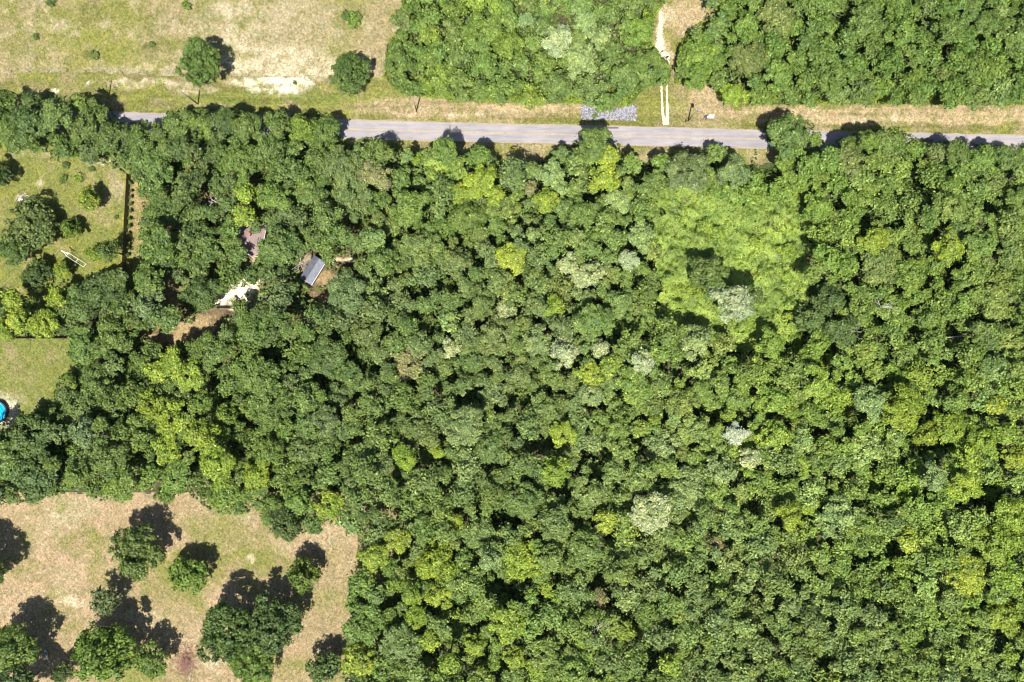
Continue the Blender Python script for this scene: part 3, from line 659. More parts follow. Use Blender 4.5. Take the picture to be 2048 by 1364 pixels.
_k = np.clip((AN[:, 0] - 250) / 1000, 0, 1); AN[:, 2:] *= (0.80 + 0.22 * _k)[:, None]
AN[AN[:, 1] < 215, 2:] *= .88
def region(x, y):
    w = np.exp(-((AN[:, 0] - x) ** 2 + (AN[:, 1] - y) ** 2) / (2 * 120 ** 2)) + 1e-9
    return (AN[:, 2:] * w[:, None]).sum(0) / w.sum()
def crown_colour(x, y, ck, k, r):
    g = region(x, y); b = np.array(C[ck]); c = g * (1 - k) + b * k
    return c * r.uniform(.90, 1.10) * np.array([r.uniform(.95, 1.05), 1, r.uniform(.9, 1.1)])
def wood_height(x, y, r, rr, wood):
    if wood == 'north': h = 7.0 + rr.uniform(0, 3)
    elif wood == 'east': h = 10.0 + rr.uniform(0, 3.0)
    else: h = 9.8 + 7.0 * float(np.clip((fbm(np.array([x * MPP]), np.array([y * MPP]), 14, 601, 2)[0] - .25) * 2, 0, 1)) + rr.uniform(-1.9, 1.9) + gap_boost(x, y, r)
    return h

placed = []       # (x, y, r, h, colour, wood, special)
pr = random.Random(21)
for (x, y, r, ck) in SPECIAL:
    w = 'north' if (y < 215 and x < 1340) else 'east' if (y < 215) else 'main'
    h = wood_height(x, y, r, pr, w)
    if r < 20: h = 9
    placed.append((x, y, r, h, ck, w))
LIMIT = 298 - len(ALONE)
tries = 0
for rmin, rmax, n in ((38, 50, 1200), (30, 40, 1800), (25, 33, 9000)):
    for _ in range(n):
        if len(placed) >= LIMIT: break
        x = pr.uniform(-10, 2058); y = pr.uniform(-10, 1374); r = pr.uniform(rmin, rmax)
        if y < 215 and r > 36: continue
        if r > 46 - 18 * min(1, max(0, (x - 900) / 500)) * (.6 + .4 * (y > 900)): continue
        w = mask_px(x, y, r)
        if not w or in_gap(x, y, r): continue
        if any((x - q[0]) ** 2 + (y - q[1]) ** 2 < (.80 * (r + q[2])) ** 2 for q in placed): continue
        placed.append((x, y, r, wood_height(x, y, r, pr, w), wood_colour(x, y, pr), w))
print('individual trees', len(placed), [sum(1 for q in placed if q[5] == w) for w in ('main', 'north', 'east')])

# ---- labels: each single tree told apart by look and place
ZN = [(0, 250, 150, 345, 'in the strip above the left lawn'), (250, 420, 200, 330, 'where the left strip meets the woods'), (420, 620, 200, 330, 'over the road above the house'),
      (620, 800, 200, 330, 'where the shaded road emerges'), (250, 400, 330, 450, 'right of the board fence top'), (400, 560, 330, 450, 'just above the house roof'), (560, 700, 330, 450, 'up right of the house roof'),
      (250, 400, 450, 560, 'right of the board fence foot'), (400, 560, 450, 560, 'beside the house roof'), (560, 700, 450, 600, 'around the grey shed roof'), (-60, 130, 560, 680, 'along the fence above the pool lawn'),
      (130, 260, 480, 680, 'at the foot of the board fence'), (260, 480, 560, 680, 'around the bright sandy pad'), (480, 700, 560, 700, 'just below the grey shed'), (-60, 140, 780, 1020, 'below the round pool'),
      (120, 260, 680, 830, 'right of the pool lawn'), (140, 300, 830, 1020, 'above the lower field left end'), (260, 420, 680, 830, 'below the orange clearing'), (300, 420, 830, 1000, 'in the bright vine woods'),
      (420, 560, 680, 830, 'below the sandy pad, mid woods'), (420, 560, 830, 1060, 'above the lower field centre'), (560, 700, 700, 860, 'right of centre-left woods'), (560, 720, 860, 1100, 'above the lower field corner'),
      (700, 860, 290, 420, 'beside the small vine patch'), (860, 1010, 270, 420, 'below the bare road stretch'), (1010, 1150, 270, 420, 'below the road before gravel bed'), (1150, 1320, 250, 380, 'below the road opposite the gravel'),
      (1320, 1500, 280, 380, 'between road and vine thicket'), (1500, 1680, 220, 390, 'by the tree overhanging the road'), (1680, 1860, 250, 380, 'below the road, right side'), (1860, 2060, 250, 380, 'at the road right end'),
      (700, 860, 420, 560, 'right of the shed, upper centre'), (860, 1010, 420, 560, 'upper centre woods'), (1010, 1160, 420, 560, 'two thirds toward the thicket'), (1160, 1330, 380, 560, 'at the vine thicket left edge'),
      (700, 860, 560, 700, 'centre-left of the woods'), (860, 1010, 560, 700, 'just above the photo centre'), (1010, 1160, 560, 700, 'just right of the photo centre'), (1160, 1330, 560, 700, 'below left of the thicket'),
      (1300, 1600, 380, 700, 'standing up inside the vine thicket'), (1600, 1750, 390, 560, 'at the vine thicket right edge'), (1750, 1900, 380, 560, 'in the right woods, upper part'), (1900, 2060, 380, 560, 'near the right edge, upper part'),
      (1590, 1750, 560, 720, 'by the bare branches right of thicket'), (1750, 1900, 560, 720, 'left of the pale fallen log'), (1900, 2060, 560, 720, 'around the pale fallen log'),
      (700, 860, 700, 860, 'below left of the photo centre'), (860, 1010, 700, 860, 'just below the photo centre'), (1010, 1160, 700, 860, 'below right of the photo centre'), (1160, 1320, 700, 860, 'in the woods below the thicket left'),
      (1320, 1480, 690, 840, 'directly below the vine thicket'), (1480, 1640, 690, 840, 'below the vine thicket right end'), (1640, 1800, 720, 860, 'in the right woods, middle part'), (1800, 2060, 720, 860, 'near the right edge, middle part'),
      (720, 860, 860, 1060, 'up right of the field corner'), (860, 1010, 860, 1060, 'in lower centre by dark gaps'), (1010, 1160, 860, 1060, 'around the darkest central gaps'), (1160, 1320, 860, 1060, 'left of the whitish crown'),
      (1320, 1560, 840, 1060, 'around the whitish crown'), (1560, 1720, 860, 1060, 'lower right woods, pale part'), (1720, 1880, 860, 1060, 'lower right woods by yellow crowns'), (1880, 2060, 860, 1060, 'at the right edge by yellow crowns'),
      (700, 820, 1060, 1220, 'along the field right side'), (820, 940, 1060, 1220, 'in the bright crowns below centre'), (940, 1080, 1060, 1220, 'around the big dark hollow'), (1080, 1240, 1060, 1220, 'right of the big dark hollow'),
      (1240, 1400, 1060, 1220, 'lower middle woods'), (1400, 1560, 1060, 1220, 'lower woods around brownish crown'), (1560, 1720, 1060, 1220, 'lower right quarter, left part'), (1720, 1880, 1060, 1220, 'lower right quarter, middle part'),
      (1880, 2060, 1060, 1220, 'lower right quarter, edge part'), (680, 820, 1220, 1400, 'bottom edge beside the field'), (820, 940, 1220, 1400, 'bottom edge, left of centre'), (940, 1080, 1220, 1400, 'bottom edge, centre'),
      (1080, 1240, 1220, 1400, 'bottom edge, right of centre'), (1240, 1400, 1220, 1400, 'bottom edge, right third start'), (1400, 1560, 1220, 1400, 'bottom edge, right third'), (1560, 1720, 1220, 1400, 'bottom edge, before the corner'),
      (1720, 1880, 1220, 1400, 'bottom edge, near right corner'), (1880, 2060, 1220, 1400, 'in the bottom right corner'),
      (740, 900, -60, 110, 'north woods by the pasture'), (900, 1060, -60, 110, 'north woods, top centre'), (1060, 1230, -60, 140, 'north woods among silvery crowns'), (1230, 1340, -60, 110, 'left of the sandy clearing'),
      (740, 1000, 100, 215, 'north roadside woods, left part'), (1000, 1230, 100, 215, 'north roadside woods above gravel'), (1230, 1345, 100, 215, 'overhanging the sand track'),
      (1345, 1450, -60, 215, 'right of the sand track'), (1450, 1620, -60, 110, 'northeast woods, upper left'), (1620, 1840, -60, 110, 'northeast woods, upper middle'), (1840, 2060, -60, 110, 'in the top right corner'),
      (1450, 1620, 110, 215, 'northeast roadside woods, left part'), (1620, 1840, 110, 215, 'northeast roadside woods, middle'), (1840, 2060, 110, 215, 'northeast roadside woods, right part')]
def zone_of(x, y):
    best = None; bd = 1e9
    for z in ZN:
        dx = max(z[0] - x, 0, x - z[1]); dy = max(z[2] - y, 0, y - z[3]); d = dx * dx + dy * dy
        if d < bd: bd = d; best = z[4]
        if d == 0: break
    return best
def size_word(r): return 'small' if r < 24 else 'medium' if r < 36 else 'large'
NUM = ['zero', 'one', 'two', 'three', 'four', 'five', 'six', 'seven', 'eight', 'nine', 'ten']; ORD = ['', 'first', 'second', 'third', 'fourth', 'fifth', 'sixth', 'seventh', 'eighth']
def colour_word(i, q):
    if i < len(SPECIAL): return WORD[q[4]]
    c = region(q[0], q[1]) * .45 + np.array(C[q[4]]) * .55
    return WORD[min((k for k in C if k not in ('white', 'brown')), key=lambda k: float(((np.log(np.array(C[k])) - np.log(c)) ** 2 * np.array([1, 1.5, .3])).sum()))]
buckets = {}
for i, q in enumerate(placed): buckets.setdefault((size_word(q[2]), colour_word(i, q), zone_of(q[0], q[1])), []).append(i)
label = {}
for (s, cw, z), idx in buckets.items():
    idx.sort(key=lambda i: placed[i][0]); n = len(idx)
    for k, i in enumerate(idx):
        if n == 1: label[i] = f'{s} {cw} crown, the only such one, {z}'
        elif n == 2: label[i] = f'{s} {cw} crown, {"left" if k == 0 else "right"} of two, {z}'
        else:
            rk = 'leftmost' if k == 0 else 'rightmost' if k == n - 1 else ORD[k + 1] + ' from left'
            label[i] = f'{s} {cw} crown, {rk} of {NUM[min(n, 10)]}, {z}'
GRP = dict(main='trees of the woods south of the road', north='trees of the north woods beside the pasture', east='trees of the northeast woods')
for i, (x, y, r, h, ck, w) in enumerate(placed):
    sp = i < len(SPECIAL)
    tree(x, y, r * 1.03, h, ck, label=label[i], group=GRP[w], mixk=1.0 if sp else .55, patch=({'silver': .62, 'pale': .72, 'white': .72, 'yellow': .62, 'brown': .58, 'olive': .8, 'bright': .70}.get(ck, .9) if sp else 1.0))
for (x, y, r, h, ck, lb) in ALONE:
    tree(x, y, r, h, ck, label=lb, group='trees standing in grass', thin=(x, y) in ((215, 502), (208, 1205)))

# ---- the remaining smaller trees of the woods: one mass
fr = random.Random(5); fill = []
allp = [(q[0], q[1], q[2]) for q in placed] + [(a[0], a[1], a[2]) for a in ALONE]
cellsz = 60; gridh = {}
def hput(q): gridh.setdefault((int(q[0] // cellsz), int(q[1] // cellsz)), []).append(q)
def hnear(x, y):
    a, b = int(x // cellsz), int(y // cellsz)
    for i in range(a - 1, a + 2):
        for j in range(b - 1, b + 2):
            for q in gridh.get((i, j), ()): yield q
for q in allp: hput(q)
for n, rmin, rmax, k in ((5200, 25, 33, .76), (9000, 18, 25, .74), (12000, 11, 17, .68)):
    for _ in range(n):
        x = fr.uniform(-100, 2148); y = fr.uniform(-90, 1450); r = fr.uniform(rmin, rmax)
        offf = not (-10 < x < 2058 and -10 < y < 1374)
        w = mask_px(x, y, r * .9)
        vin = False
        if not w and r < 24 and any(inside(x, y, v) and edge_dist(x, y, v) > 4 for v in VINES) and fr.random() < .06: w = 'main'; vin = True
        if not w: continue
        g = in_gap(x, y, r, .2)
        if g and r > 18: continue
        if any((x - q[0]) ** 2 + (y - q[1]) ** 2 < (k * (r + q[2])) ** 2 for q in hnear(x, y)): continue
        h = wood_height(x, y, r, fr, w) * (.9 if r > 24 else .78)
        if g: h = fr.uniform(3, 5)
        ck = wood_colour(x, y, fr)
        if vin: ck = 'bright'; h = fr.uniform(5.5, 8.0)
        fill.append((x, y, r, h, ck)); hput((x, y, r))
print('fill crowns', len(fill))
nr = np.random.default_rng(99)
protoF = []
for i in range(8):
    protoF.append(crown_points(3.0, np.random.default_rng(500 + i), 1250, .38, depth=.75, clump=.85, only_top=True))
co_all, var_all, tint_all = [], [], []
for (x, y, r, h, ck) in fill:
    Rm = r * MPP * 1.02; sc = Rm / 3.0
    pos, nrm, size, var = protoF[nr.integers(8)]
    n = int(min(1250, 1250 * max(.3, sc * sc)))
    pick = nr.permutation(1250)[:n]
    a = nr.uniform(0, 6.283); ca, sa = math.cos(a), math.sin(a)
    rot = np.array([[ca, -sa, 0], [sa, ca, 0], [0, 0, 1]])
    p = (pos[pick] @ rot.T) * sc * np.array([1, 1, .85]); nn = nrm[pick] @ rot.T
    ch = Rm * .8; bx, by = P(x, y, h - ch * .4)
    p = p + np.array([bx, by, h - ch * .85])
    co_all.append(leaves(p, nn, size[pick] * min(1.15, max(.8, sc)), nr)); var_all.append(var[pick])
    b = crown_colour(x, y, ck, .5, fr); tint_all.append(np.tile(b, (n, 1)))
co = np.concatenate(co_all); print('fill leaves', len(co) // 4)
m = mesh_np('woodland_canopy', co, np.arange(len(co)).reshape(-1, 4)); face_float(m, 'var', np.concatenate(var_all)); face_color(m, 'tint', np.concatenate(tint_all))
tag(link_mesh('woodland_canopy', m, LEAF_T), 'lesser tree crowns filling the woods between the larger trees', 'woodland', kind='stuff')

# ---- undergrowth below the trees
def carpet(name, mask_fn, bbox, dens, hfun, size, colfun, nup, lab, cat, zpx=2.0, seed=1, aspect=.62, thick=.35):
    r = np.random.default_rng(seed)
    x0, x1, y0, y1 = bbox
    n = int((x1 - x0) * (y1 - y0) * MPP * MPP * dens)
    px = r.uniform(x0, x1, n); py = r.uniform(y0, y1, n)
    k = mask_fn(px, py); px, py = px[k], py[k]
    X = (px - 1024) * MPP; Y = (682 - py) * MPP
    h, gxn, gyn = hfun(X, Y, px, py)
    s = (H - h) / H; X2 = X * s; Y2 = Y * s
    pts = np.stack([X2, Y2, h + r.uniform(-thick, thick * .7, len(h))], 1)
    nrm = np.stack([-gxn, -gyn, np.full(len(h), nup)], 1) + r.normal(size=(len(h), 3)) * .5
    sz = size * r.uniform(.6, 1.3, len(h))
    co = leaves(pts, nrm, sz, r, aspect)
    m = mesh_np(name, co, np.arange(len(co)).reshape(-1, 4))
    face_float(m, 'var', np.clip(.45 + r.normal(size=len(h)) * .17, 0, 1)); face_color(m, 'tint', colfun(X, Y, px, py, r))
    return tag(link_mesh(name, m, LEAF_T), lab, cat, kind='stuff')

def h_from(f, e=.6):
    def g(X, Y, px, py):
        h = f(X, Y, px, py); return h, (f(X + e, Y, px + e / MPP, py) - h) / e, (f(X, Y + e, px, py - e / MPP) - h) / e
    return g
def clear_mask(px, py, grow=0):
    k = np.ones(px.shape, bool)
    for (cx, cy, rx, ry) in CLEAR: k &= ((px - cx) / (rx + grow)) ** 2 + ((py - cy) / (ry + grow)) ** 2 > 1
    return k
def wood_mask(px, py):
    k = np.zeros(px.shape, bool)
    for poly in (MAIN, NORTH, NEAST): k |= inside(px, py, poly)
    return k & clear_mask(px, py, 3)
def under_h(X, Y, px, py):
    h = .5 + 3.2 * fbm(X, Y, 5, 401, 3)
    d = np.minimum(np.minimum(edge_dist(px, py, MAIN), edge_dist(px, py, NORTH)), edge_dist(px, py, NEAST))
    return h * np.clip(d / 10, .35, 1)
def under_c(X, Y, px, py, r):
    k = fbm(X, Y, 6, 411, 3)[:, None]; a = np.array(C['dark']); b = np.array(C['fresh'])
    return a * (1 - k) + b * k
carpet('undergrowth', wood_mask, (-120, 2180, -110, 1480), 2.6, h_from(under_h), .55, under_c, 1.0, 'shrubs and saplings growing low under the woodland trees', 'undergrowth', seed=31)

# ---- soft leafy edges of the north woods and the vine covered parts
def edge_mask(px, py):
    k = np.zeros(px.shape, bool)
    for poly in (NORTH, NEAST): k |= inside(px, py, poly) & (edge_dist(px, py, poly) < 26)
    return k & (py > -40) & clear_mask(px, py)
def edge_h(X, Y, px, py):
    d = np.minimum(edge_dist(px, py, NORTH), edge_dist(px, py, NEAST))
    return np.clip(d / 26, .08, 1) ** .6 * (4.8 + 3.5 * (fbm(X, Y, 3.2, 421, 3) - .5) * 2)
def edge_c(X, Y, px, py, r):
    k = np.clip((fbm(X, Y, 5, 431, 3)[:, None] - .35) * 3, 0, 1); return np.array(C['mid']) * (1 - k) + np.array(C['bright']) * .9 * k
carpet('edge_shrubbery', edge_mask, (740, 2180, -60, 230), 16, h_from(edge_h), .32, edge_c, 1.0, 'bright leafy shrubs closing the edge of the north woods', 'shrubbery', seed=33)
def vine_h(X, Y, px, py):
    return 1.4 + 7.0 * fbm(X, Y, 9, 441, 4, .62) + 4.2 * (fbm(X, Y, 2.8, 447, 3) - .5)
def vine_c(X, Y, px, py, r):
    k = np.clip((fbm(X, Y, 7, 451, 3)[:, None] - .38) * 3.4, 0, 1)
    k2 = np.clip((fbm(X, Y, 3, 457, 2)[:, None] - .66) * 5, 0, 1)
    c = np.array((0.172, 0.240, 0.048)) * (1 - k) + np.array((0.270, 0.350, 0.068)) * k
    return c * (1 - k2 * .6) + np.array((.16, .19, .08)) * k2 * .6
for i, (v, bb, lb) in enumerate(((VINES[0], (1290, 1665, 335, 705), 'wide bright yellow green vine thicket right of the photo centre'), (VINES[1], (795, 945, 295, 392), 'small bright vine patch just below the road')) ):
    carpet('vine_thicket', (lambda px, py, v=v: inside(px + (fbm(px, py, 34, 461, 3) - .5) * 90, py + (fbm(px, py, 34, 463, 3) - .5) * 90, v)), bb, 26, h_from(vine_h), .34, vine_c, 1.5, lb, 'vine thicket', seed=41 + i, thick=.16)

# ================================================================ things
WOOD_DARK = plain('weathered_board', (0.105, 0.075, 0.055), .9, .35, 3); WOOD_POLE = plain('grey_pole_wood', (0.20, 0.17, 0.14), .9, .25, 3)
METAL_G = plain('grey_metal', (0.22, 0.23, 0.24), .5, .15, 3, metal=.4); WHITE_P = plain('white_paint', (0.72, 0.71, 0.68), .5, .08, 3)
CONC = plain('concrete', (0.40, 0.37, 0.34), .9, .2, 3); WIRE = plain('fence_wire', (0.22, 0.21, 0.2), .6, .1, 3)
DARKM = plain('dark_metal', (0.05, 0.05, 0.055), .5, .2, 3)

# utility poles
def pole(px, py, label, trans=False, tilt=(0, 0)):
    x, y = P(px, py); t = empty('utility_pole', (x, y, 0)); tag(t, label, 'utility pole', 'utility poles along the road')
    mb = MB(); mb.tube([(0, 0, 0), (tilt[0] * .5, tilt[1] * .5, 5.9), (tilt[0], tilt[1], 11.7)], [.21, .18, .13], 10); mb.build('pole', WOOD_POLE, t, True)
    mb = MB(); mb.box((tilt[0], tilt[1] + .18, 11.0), (1.2, .1, .12), .03, .01); mb.build('crossarm', WOOD_POLE, t)
    for k, dx in enumerate((-.52, .52)):
        mb = MB(); mb.tube([(tilt[0] + dx, tilt[1] + .18, 11.06), (tilt[0] + dx, tilt[1] + .18, 11.16), (tilt[0] + dx, tilt[1] + .18, 11.3)], [.05, .08, .03], 8); mb.build('insulator', CONC, t, True)
    if trans:
        mb = MB(); mb.tube([(tilt[0] + .45, tilt[1] - .1, 9.4), (tilt[0] + .45, tilt[1] - .1, 9.5), (tilt[0] + .45, tilt[1] - .1, 10.5), (tilt[0] + .45, tilt[1] - .1, 10.6)], [.3, .38, .38, .28], 14)
        mb.box((tilt[0] + .15, tilt[1] - .05, 10), (.3, .1, .12)); mb.build('transformer', METAL_G, t, True)
    return t
pole(217, 197, 'grey utility pole half hidden by the tree strip, leftmost of four')
pole(396, 208, 'grey utility pole below the lone round pasture tree', tilt=(-.25, 0))
pole(833, 222, 'grey utility pole on the tan verge beside the north woods', tilt=(.5, .1))
pole(1376, 242, 'grey utility pole with round transformer right of the sand track', True, (.3, .1))

# wire fence between pasture and verge
def wire_fence(pts, h, label, gap=6.0):
    p0 = [Vector((*P(*p), 0)) for p in pts]
    t = empty('wire_fence', p0[0]); tag(t, label, 'fence')
    loc = [p - p0[0] for p in p0]; posts = []
    for i in range(len(loc) - 1):
        L = (loc[i + 1] - loc[i]).length; n = max(1, round(L / gap))
        for k in range(n): posts.append(loc[i].lerp(loc[i + 1], k / n))
    posts.append(loc[-1])
    for p in posts:
        a, b = rnd.uniform(-.06, .06), rnd.uniform(-.06, .06)
        mb = MB(); mb.tube([p, (p.x + a, p.y + b, h)], [.09, .075], 7); mb.build('post', WOOD_POLE, t, True)
    for z in (.35, .75, 1.15):
        mb = MB(); mb.tube([(p.x + .1, p.y, z * h / 1.5) for p in posts], .012, 4); mb.build('wire', WIRE, t)
wire_fence([(-14, 143), (24, 143.5), (210, 144), (420, 150), (610, 158)], 1.7, 'wire fence on thin wooden posts between pasture and verge')

# board fences
def board_fence(pts, h, label, name='board_fence'):
    p0 = [Vector((*P(*p), 0)) for p in pts]
    t = empty(name, p0[0]); tag(t, label, 'fence')
    rr = random.Random(len(pts) + int(h * 10)); loc = [p - p0[0] for p in p0]
    for i in range(len(loc) - 1):
        d = loc[i + 1] - loc[i]; L = d.length; n = max(1, round(L / 2.4)); u = d.normalized(); ang = math.atan2(u.y, u.x); nn = Vector((-u.y, u.x, 0))
        for k in range(n):
            a = loc[i] + u * (L * k / n); w = L / n
            mb = MB(); mb.box((a.x, a.y, (h + .08) / 2), (.11, .11, h + .08), ang, .01); mb.build('post', WOOD_DARK, t)
            mb = MB(); nb = int(w / .155)
            for q in range(nb):
                c = a + u * (.06 + (q + .5) * (w - .12) / nb) + nn * .075; hh = h - rr.uniform(0, .07)
                mb.box((c.x, c.y, hh / 2 + .02), ((w - .12) / nb - .012, .022, hh), ang)
            for z in (.4, h - .35):
                c = a + u * (w / 2); mb.box((c.x, c.y, z), (w - .12, .05, .09), ang)
            mb.build('board_panel', WOOD_DARK, t)
board_fence([(260.5, 350), (256.5, 420), (253.5, 478), (251, 545), (247, 650)], 2.3, 'long dark brown board fence running down right of the left lawn')
board_fence([(-30, 677), (150, 677)], 1.9, 'low wooden fence along the top of the pool lawn', 'wooden_fence')
board_fence([(396, 616.5), (467, 617.5)], 2.0, 'red brown board fence below the bright sandy pad', 'wooden_fence')

WEEDS = [crown_mesh('foliage', 3.0, 420, .42, 950 + i, clump=.6, depth=.3, nl=9) for i in range(4)]
# small planted things
def shrub(px, py, rpx, ck, label, group=None, name='shrub', cat='shrub', h=None):
    Rm = rpx * MPP; cm, _ = rnd.choice(PROTO['S']); x, y = P(px, py, Rm * .5)
    root = empty(name, (x, y, 0), rnd.uniform(0, 6.28)); s = Rm / 3.0
    if name == 'shrub': cm = rnd.choice(WEEDS)
    c = link_mesh('foliage', cm, None, root); c.scale = (s * rnd.uniform(.85, 1.25), s * rnd.uniform(.8, 1.1), s * .8); c.location = (0, 0, (h or Rm * .75) - Rm * .45); b = C[ck]; c.color = (b[0] * .9, b[1] * .9, b[2] * .9, 1)
    mb = MB(); mb.tube([(0, 0, 0), (0, 0, (h or Rm * .6))], [.05, .03], 5); mb.build('stem', BARK, root)
    return tag(root, label, cat, group)
for i, (x, y) in enumerate(((261.5, 367), (262, 383), (261, 394.5), (260, 409.5), (261, 423), (258.8, 437.5), (259, 452.5), (257.5, 468), (257, 482.5), (256.2, 496), (255.2, 511))):
    shrub(x + 2, y, 4.2, 'dark', ('topmost' if i == 0 else 'lowest' if i == 10 else ['', 'second', 'third', 'fourth', 'fifth', 'sixth', 'seventh', 'eighth', 'ninth', 'tenth'][i]) + ' of eleven dark saplings lined up along the brown board fence', 'saplings lined up along the board fence', 'sapling', 'sapling', 1.3)
for (x, y, r, ck, lb) in ((131, 329, 9, 'dark', 'small dark bush, top left of the four lawn bushes'), (125, 357, 9, 'fresh', 'small bush, lower left of the four lawn bushes'), (155, 356, 11, 'bright', 'brightest bush, lower right of the four lawn bushes'),
                          (183, 338, 8, 'mid', 'tiny bush, top right of the four lawn bushes'), (707, 37, 19, 'fresh', 'broad low weed bush alone in the upper right pasture'), (692, 30, 10, 'mid', 'small weed bush touching the broad one in the pasture'),
                          (70, 73, 9, 'mid', 'small dark weed bush in the far left pasture'), (187, 109, 10, 'mid', 'weed bush in the lime green part of the pasture'), (302, 88, 9, 'mid', 'weed bush left of the lone round pasture tree'),
                           (372, 10, 12, 'fresh', 'weed bush at the top pasture edge above the round tree'), (100, 2, 14, 'mid', 'weed bush cut by the top frame edge'),
                          (1190, 231, 7, 'mid', 'dark shrub growing out of the grey stone bed'), (232, 434, 5, 'mid', 'lowest tiny shrub on the lawn beside the board fence'),
                           (590, 165, 5, 'dark', 'dark tuft on the white sand patch')):
    shrub(x, y, r, ck, lb)

# bare pale dead trees
def dead_tree(px, py, h, spread, label, seed, mat=PALE_BARK, lean=(0, 0)):
    r = random.Random(seed); x, y = P(px, py, h * .8); t = empty('dead_tree', (x - lean[0], y - lean[1], 0)); tag(t, label, 'dead tree', 'bare dead trees in the woods')
    mb = MB(); mb.tube([(0, 0, 0), (lean[0] * .4 + .1, lean[1] * .4, h * .5), (lean[0], lean[1], h * .85)], [.28, .2, .1], 8); mb.build('trunk', mat, t, True)
    mb = MB()
    def br(p, d, l, rad, lv):
        q = p + d * l; mid = p + d * l * .5 + Vector((r.uniform(-.1, .1), r.uniform(-.1, .1), .1)) * l
        mb.tube([p, mid, q], [rad * .7, rad * .5, rad * .3], 5)
        if lv:
            for s in range(3): br(p.lerp(q, r.uniform(.45, 1)), (d + Vector((r.uniform(-.8, .8), r.uniform(-.8, .8), r.uniform(-.1, .5)))).normalized(), l * r.uniform(.45, .7), rad * .55, lv - 1)
    for k in range(7):
        a = k * .9 + r.uniform(-.3, .3); z = h * r.uniform(.5, .85)
        br(Vector((lean[0] * z / h, lean[1] * z / h, z)), Vector((math.cos(a), math.sin(a), .35)).normalized(), spread * r.uniform(.45, .7), .10, 2)
    mb.build('branches', mat, t)
dead_tree(1707, 662, 16, 5, 'bare white branched dead tree right of the vine thicket', 3)
dead_tree(1778, 612, 16.5, 4, 'bare pale dead tree above the reddish patch in the right woods', 4)
dead_tree(704, 1008, 15.5, 3.6, 'small bare pale dead tree right of the lower field corner', 5)
dead_tree(1197, 1252, 15, 2.6, 'bare grey dead tree near the bottom edge, right of centre', 6)
dead_tree(425, 400, 12, 2.6, 'bare grey white dead tree left above the house roof', 7)
dead_tree(600, 525, 13, 4, 'bare pale branches of a dead tree left of the shed', 8)
dead_tree(1396, 56, 9, 1.6, 'short bare white trunk right of the sandy clearing', 9)
x0, y0 = P(1895, 675, 7.5); x1, y1 = P(1942, 671, 7.5)
t = empty('fallen_log', ((x0 + x1) / 2, (y0 + y1) / 2, 0)); mb = MB(); hx, hy = (x1 - x0) / 2, (y1 - y0) / 2
mb.tube([(-hx, -hy, 6.4), (0, 0.1, 7.4), (hx, hy, 8.3)], [.17, .13, .08], 8); mb.build('trunk', PALE_BARK, t, True)
mb = MB(); mb.tube([(hx * .4, hy * .4, 7.6), (hx * .6, hy + .9, 7.9)], [.07, .03], 5); mb.tube([(-hx * .2, 0, 7.3), (0, -.9, 7.2)], [.07, .03], 5); mb.build('branch', PALE_BARK, t)
tag(t, 'long thin pale log caught in the dark gap near the right edge', 'log')

# house with hip roof
def roof_mat(name, c, sc=2.5):
    return plain(name, c, .85, .28, sc)
def house(px, py, w, d, h, rise, rz, name, label, roofm, wallm, over=.5):
    x, y = P(px, py, h); t = empty(name, (x, y, 0), rz); tag(t, label, 'building')
    mb = MB(); mb.box((0, 0, h / 2), (w, d, h)); mb.build('wall', wallm, t)
    W, D = w / 2 + over, d / 2 + over; rl = max(0, W - D)
    mb = MB(); e = h + .02
    v = [(-W, -D, e), (W, -D, e), (W, D, e), (-W, D, e), (-rl - .01, 0, e + rise), (rl + .01, 0, e + rise), (-W, -D, e + .18), (W, -D, e + .18), (W, D, e + .18), (-W, D, e + .18)]
    mb.add(v, [(0, 3, 2, 1), (0, 1, 7, 6), (1, 2, 8, 7), (2, 3, 9, 8), (3, 0, 6, 9), (6, 7, 5, 4), (7, 8, 5), (8, 9, 4, 5), (9, 6, 4)])
    rf = mb.build('roof', roofm, t)
    mb = MB(); g = .09
    for (cx, cy, sx, sy) in ((0, -D - g / 2 - .003, W * 2 + .3, g), (W + g / 2 + .003, 0, g, D * 2)): mb.box((cx, cy, e + .12), (sx, sy, .13))
    mb.build('gutter', WHITE_P, rf)
    return t, rf
t, rf = house(489, 474, 11.5, 9.6, 3.4, 1.9, -.19, 'house', 'brown roofed house almost hidden under the western trees', roof_mat('brown_shingle', (0.20, 0.145, 0.135)), plain('siding', (.45, .42, .36), .8, .1, 2))
mb = MB(); mb.box((2.2, 1.0, 5.0), (.8, .8, 1.6), 0, .02); mb.box((2.2, 1.0, 5.84), (.95, .95, .1)); mb.build('chimney', plain('brick', (.25, .12, .08), .9, .3, 6), rf)
GLASS = plain('window_glass', (.04, .05, .06), .1, .1, 2, spec=.8)
for (cx, cy, rz2) in ((-3.4, -4.8, 0), (3.2, -4.8, 0), (-3.4, 4.8, 0), (3.2, 4.8, 0), (5.75, 0, math.pi / 2), (-5.75, 0, math.pi / 2)):
    mb = MB(); mb.box((cx, cy, 1.75), (1.3, .16, 1.3), rz2); fo = mb.build('window', WHITE_P, t)
    mb = MB(); mb.box((cx, cy, 1.75), (1.12, .19, 1.12), rz2); mb.build('pane', GLASS, fo)
mb = MB(); mb.box((0, -4.8, 1.05), (1.0, .14, 2.1), 0); dr = mb.build('door', WOOD_DARK, t); mb = MB(); mb.box((.38, -4.9, 1.0), (.05, .1, .12)); mb.build('handle', METAL_G, dr)
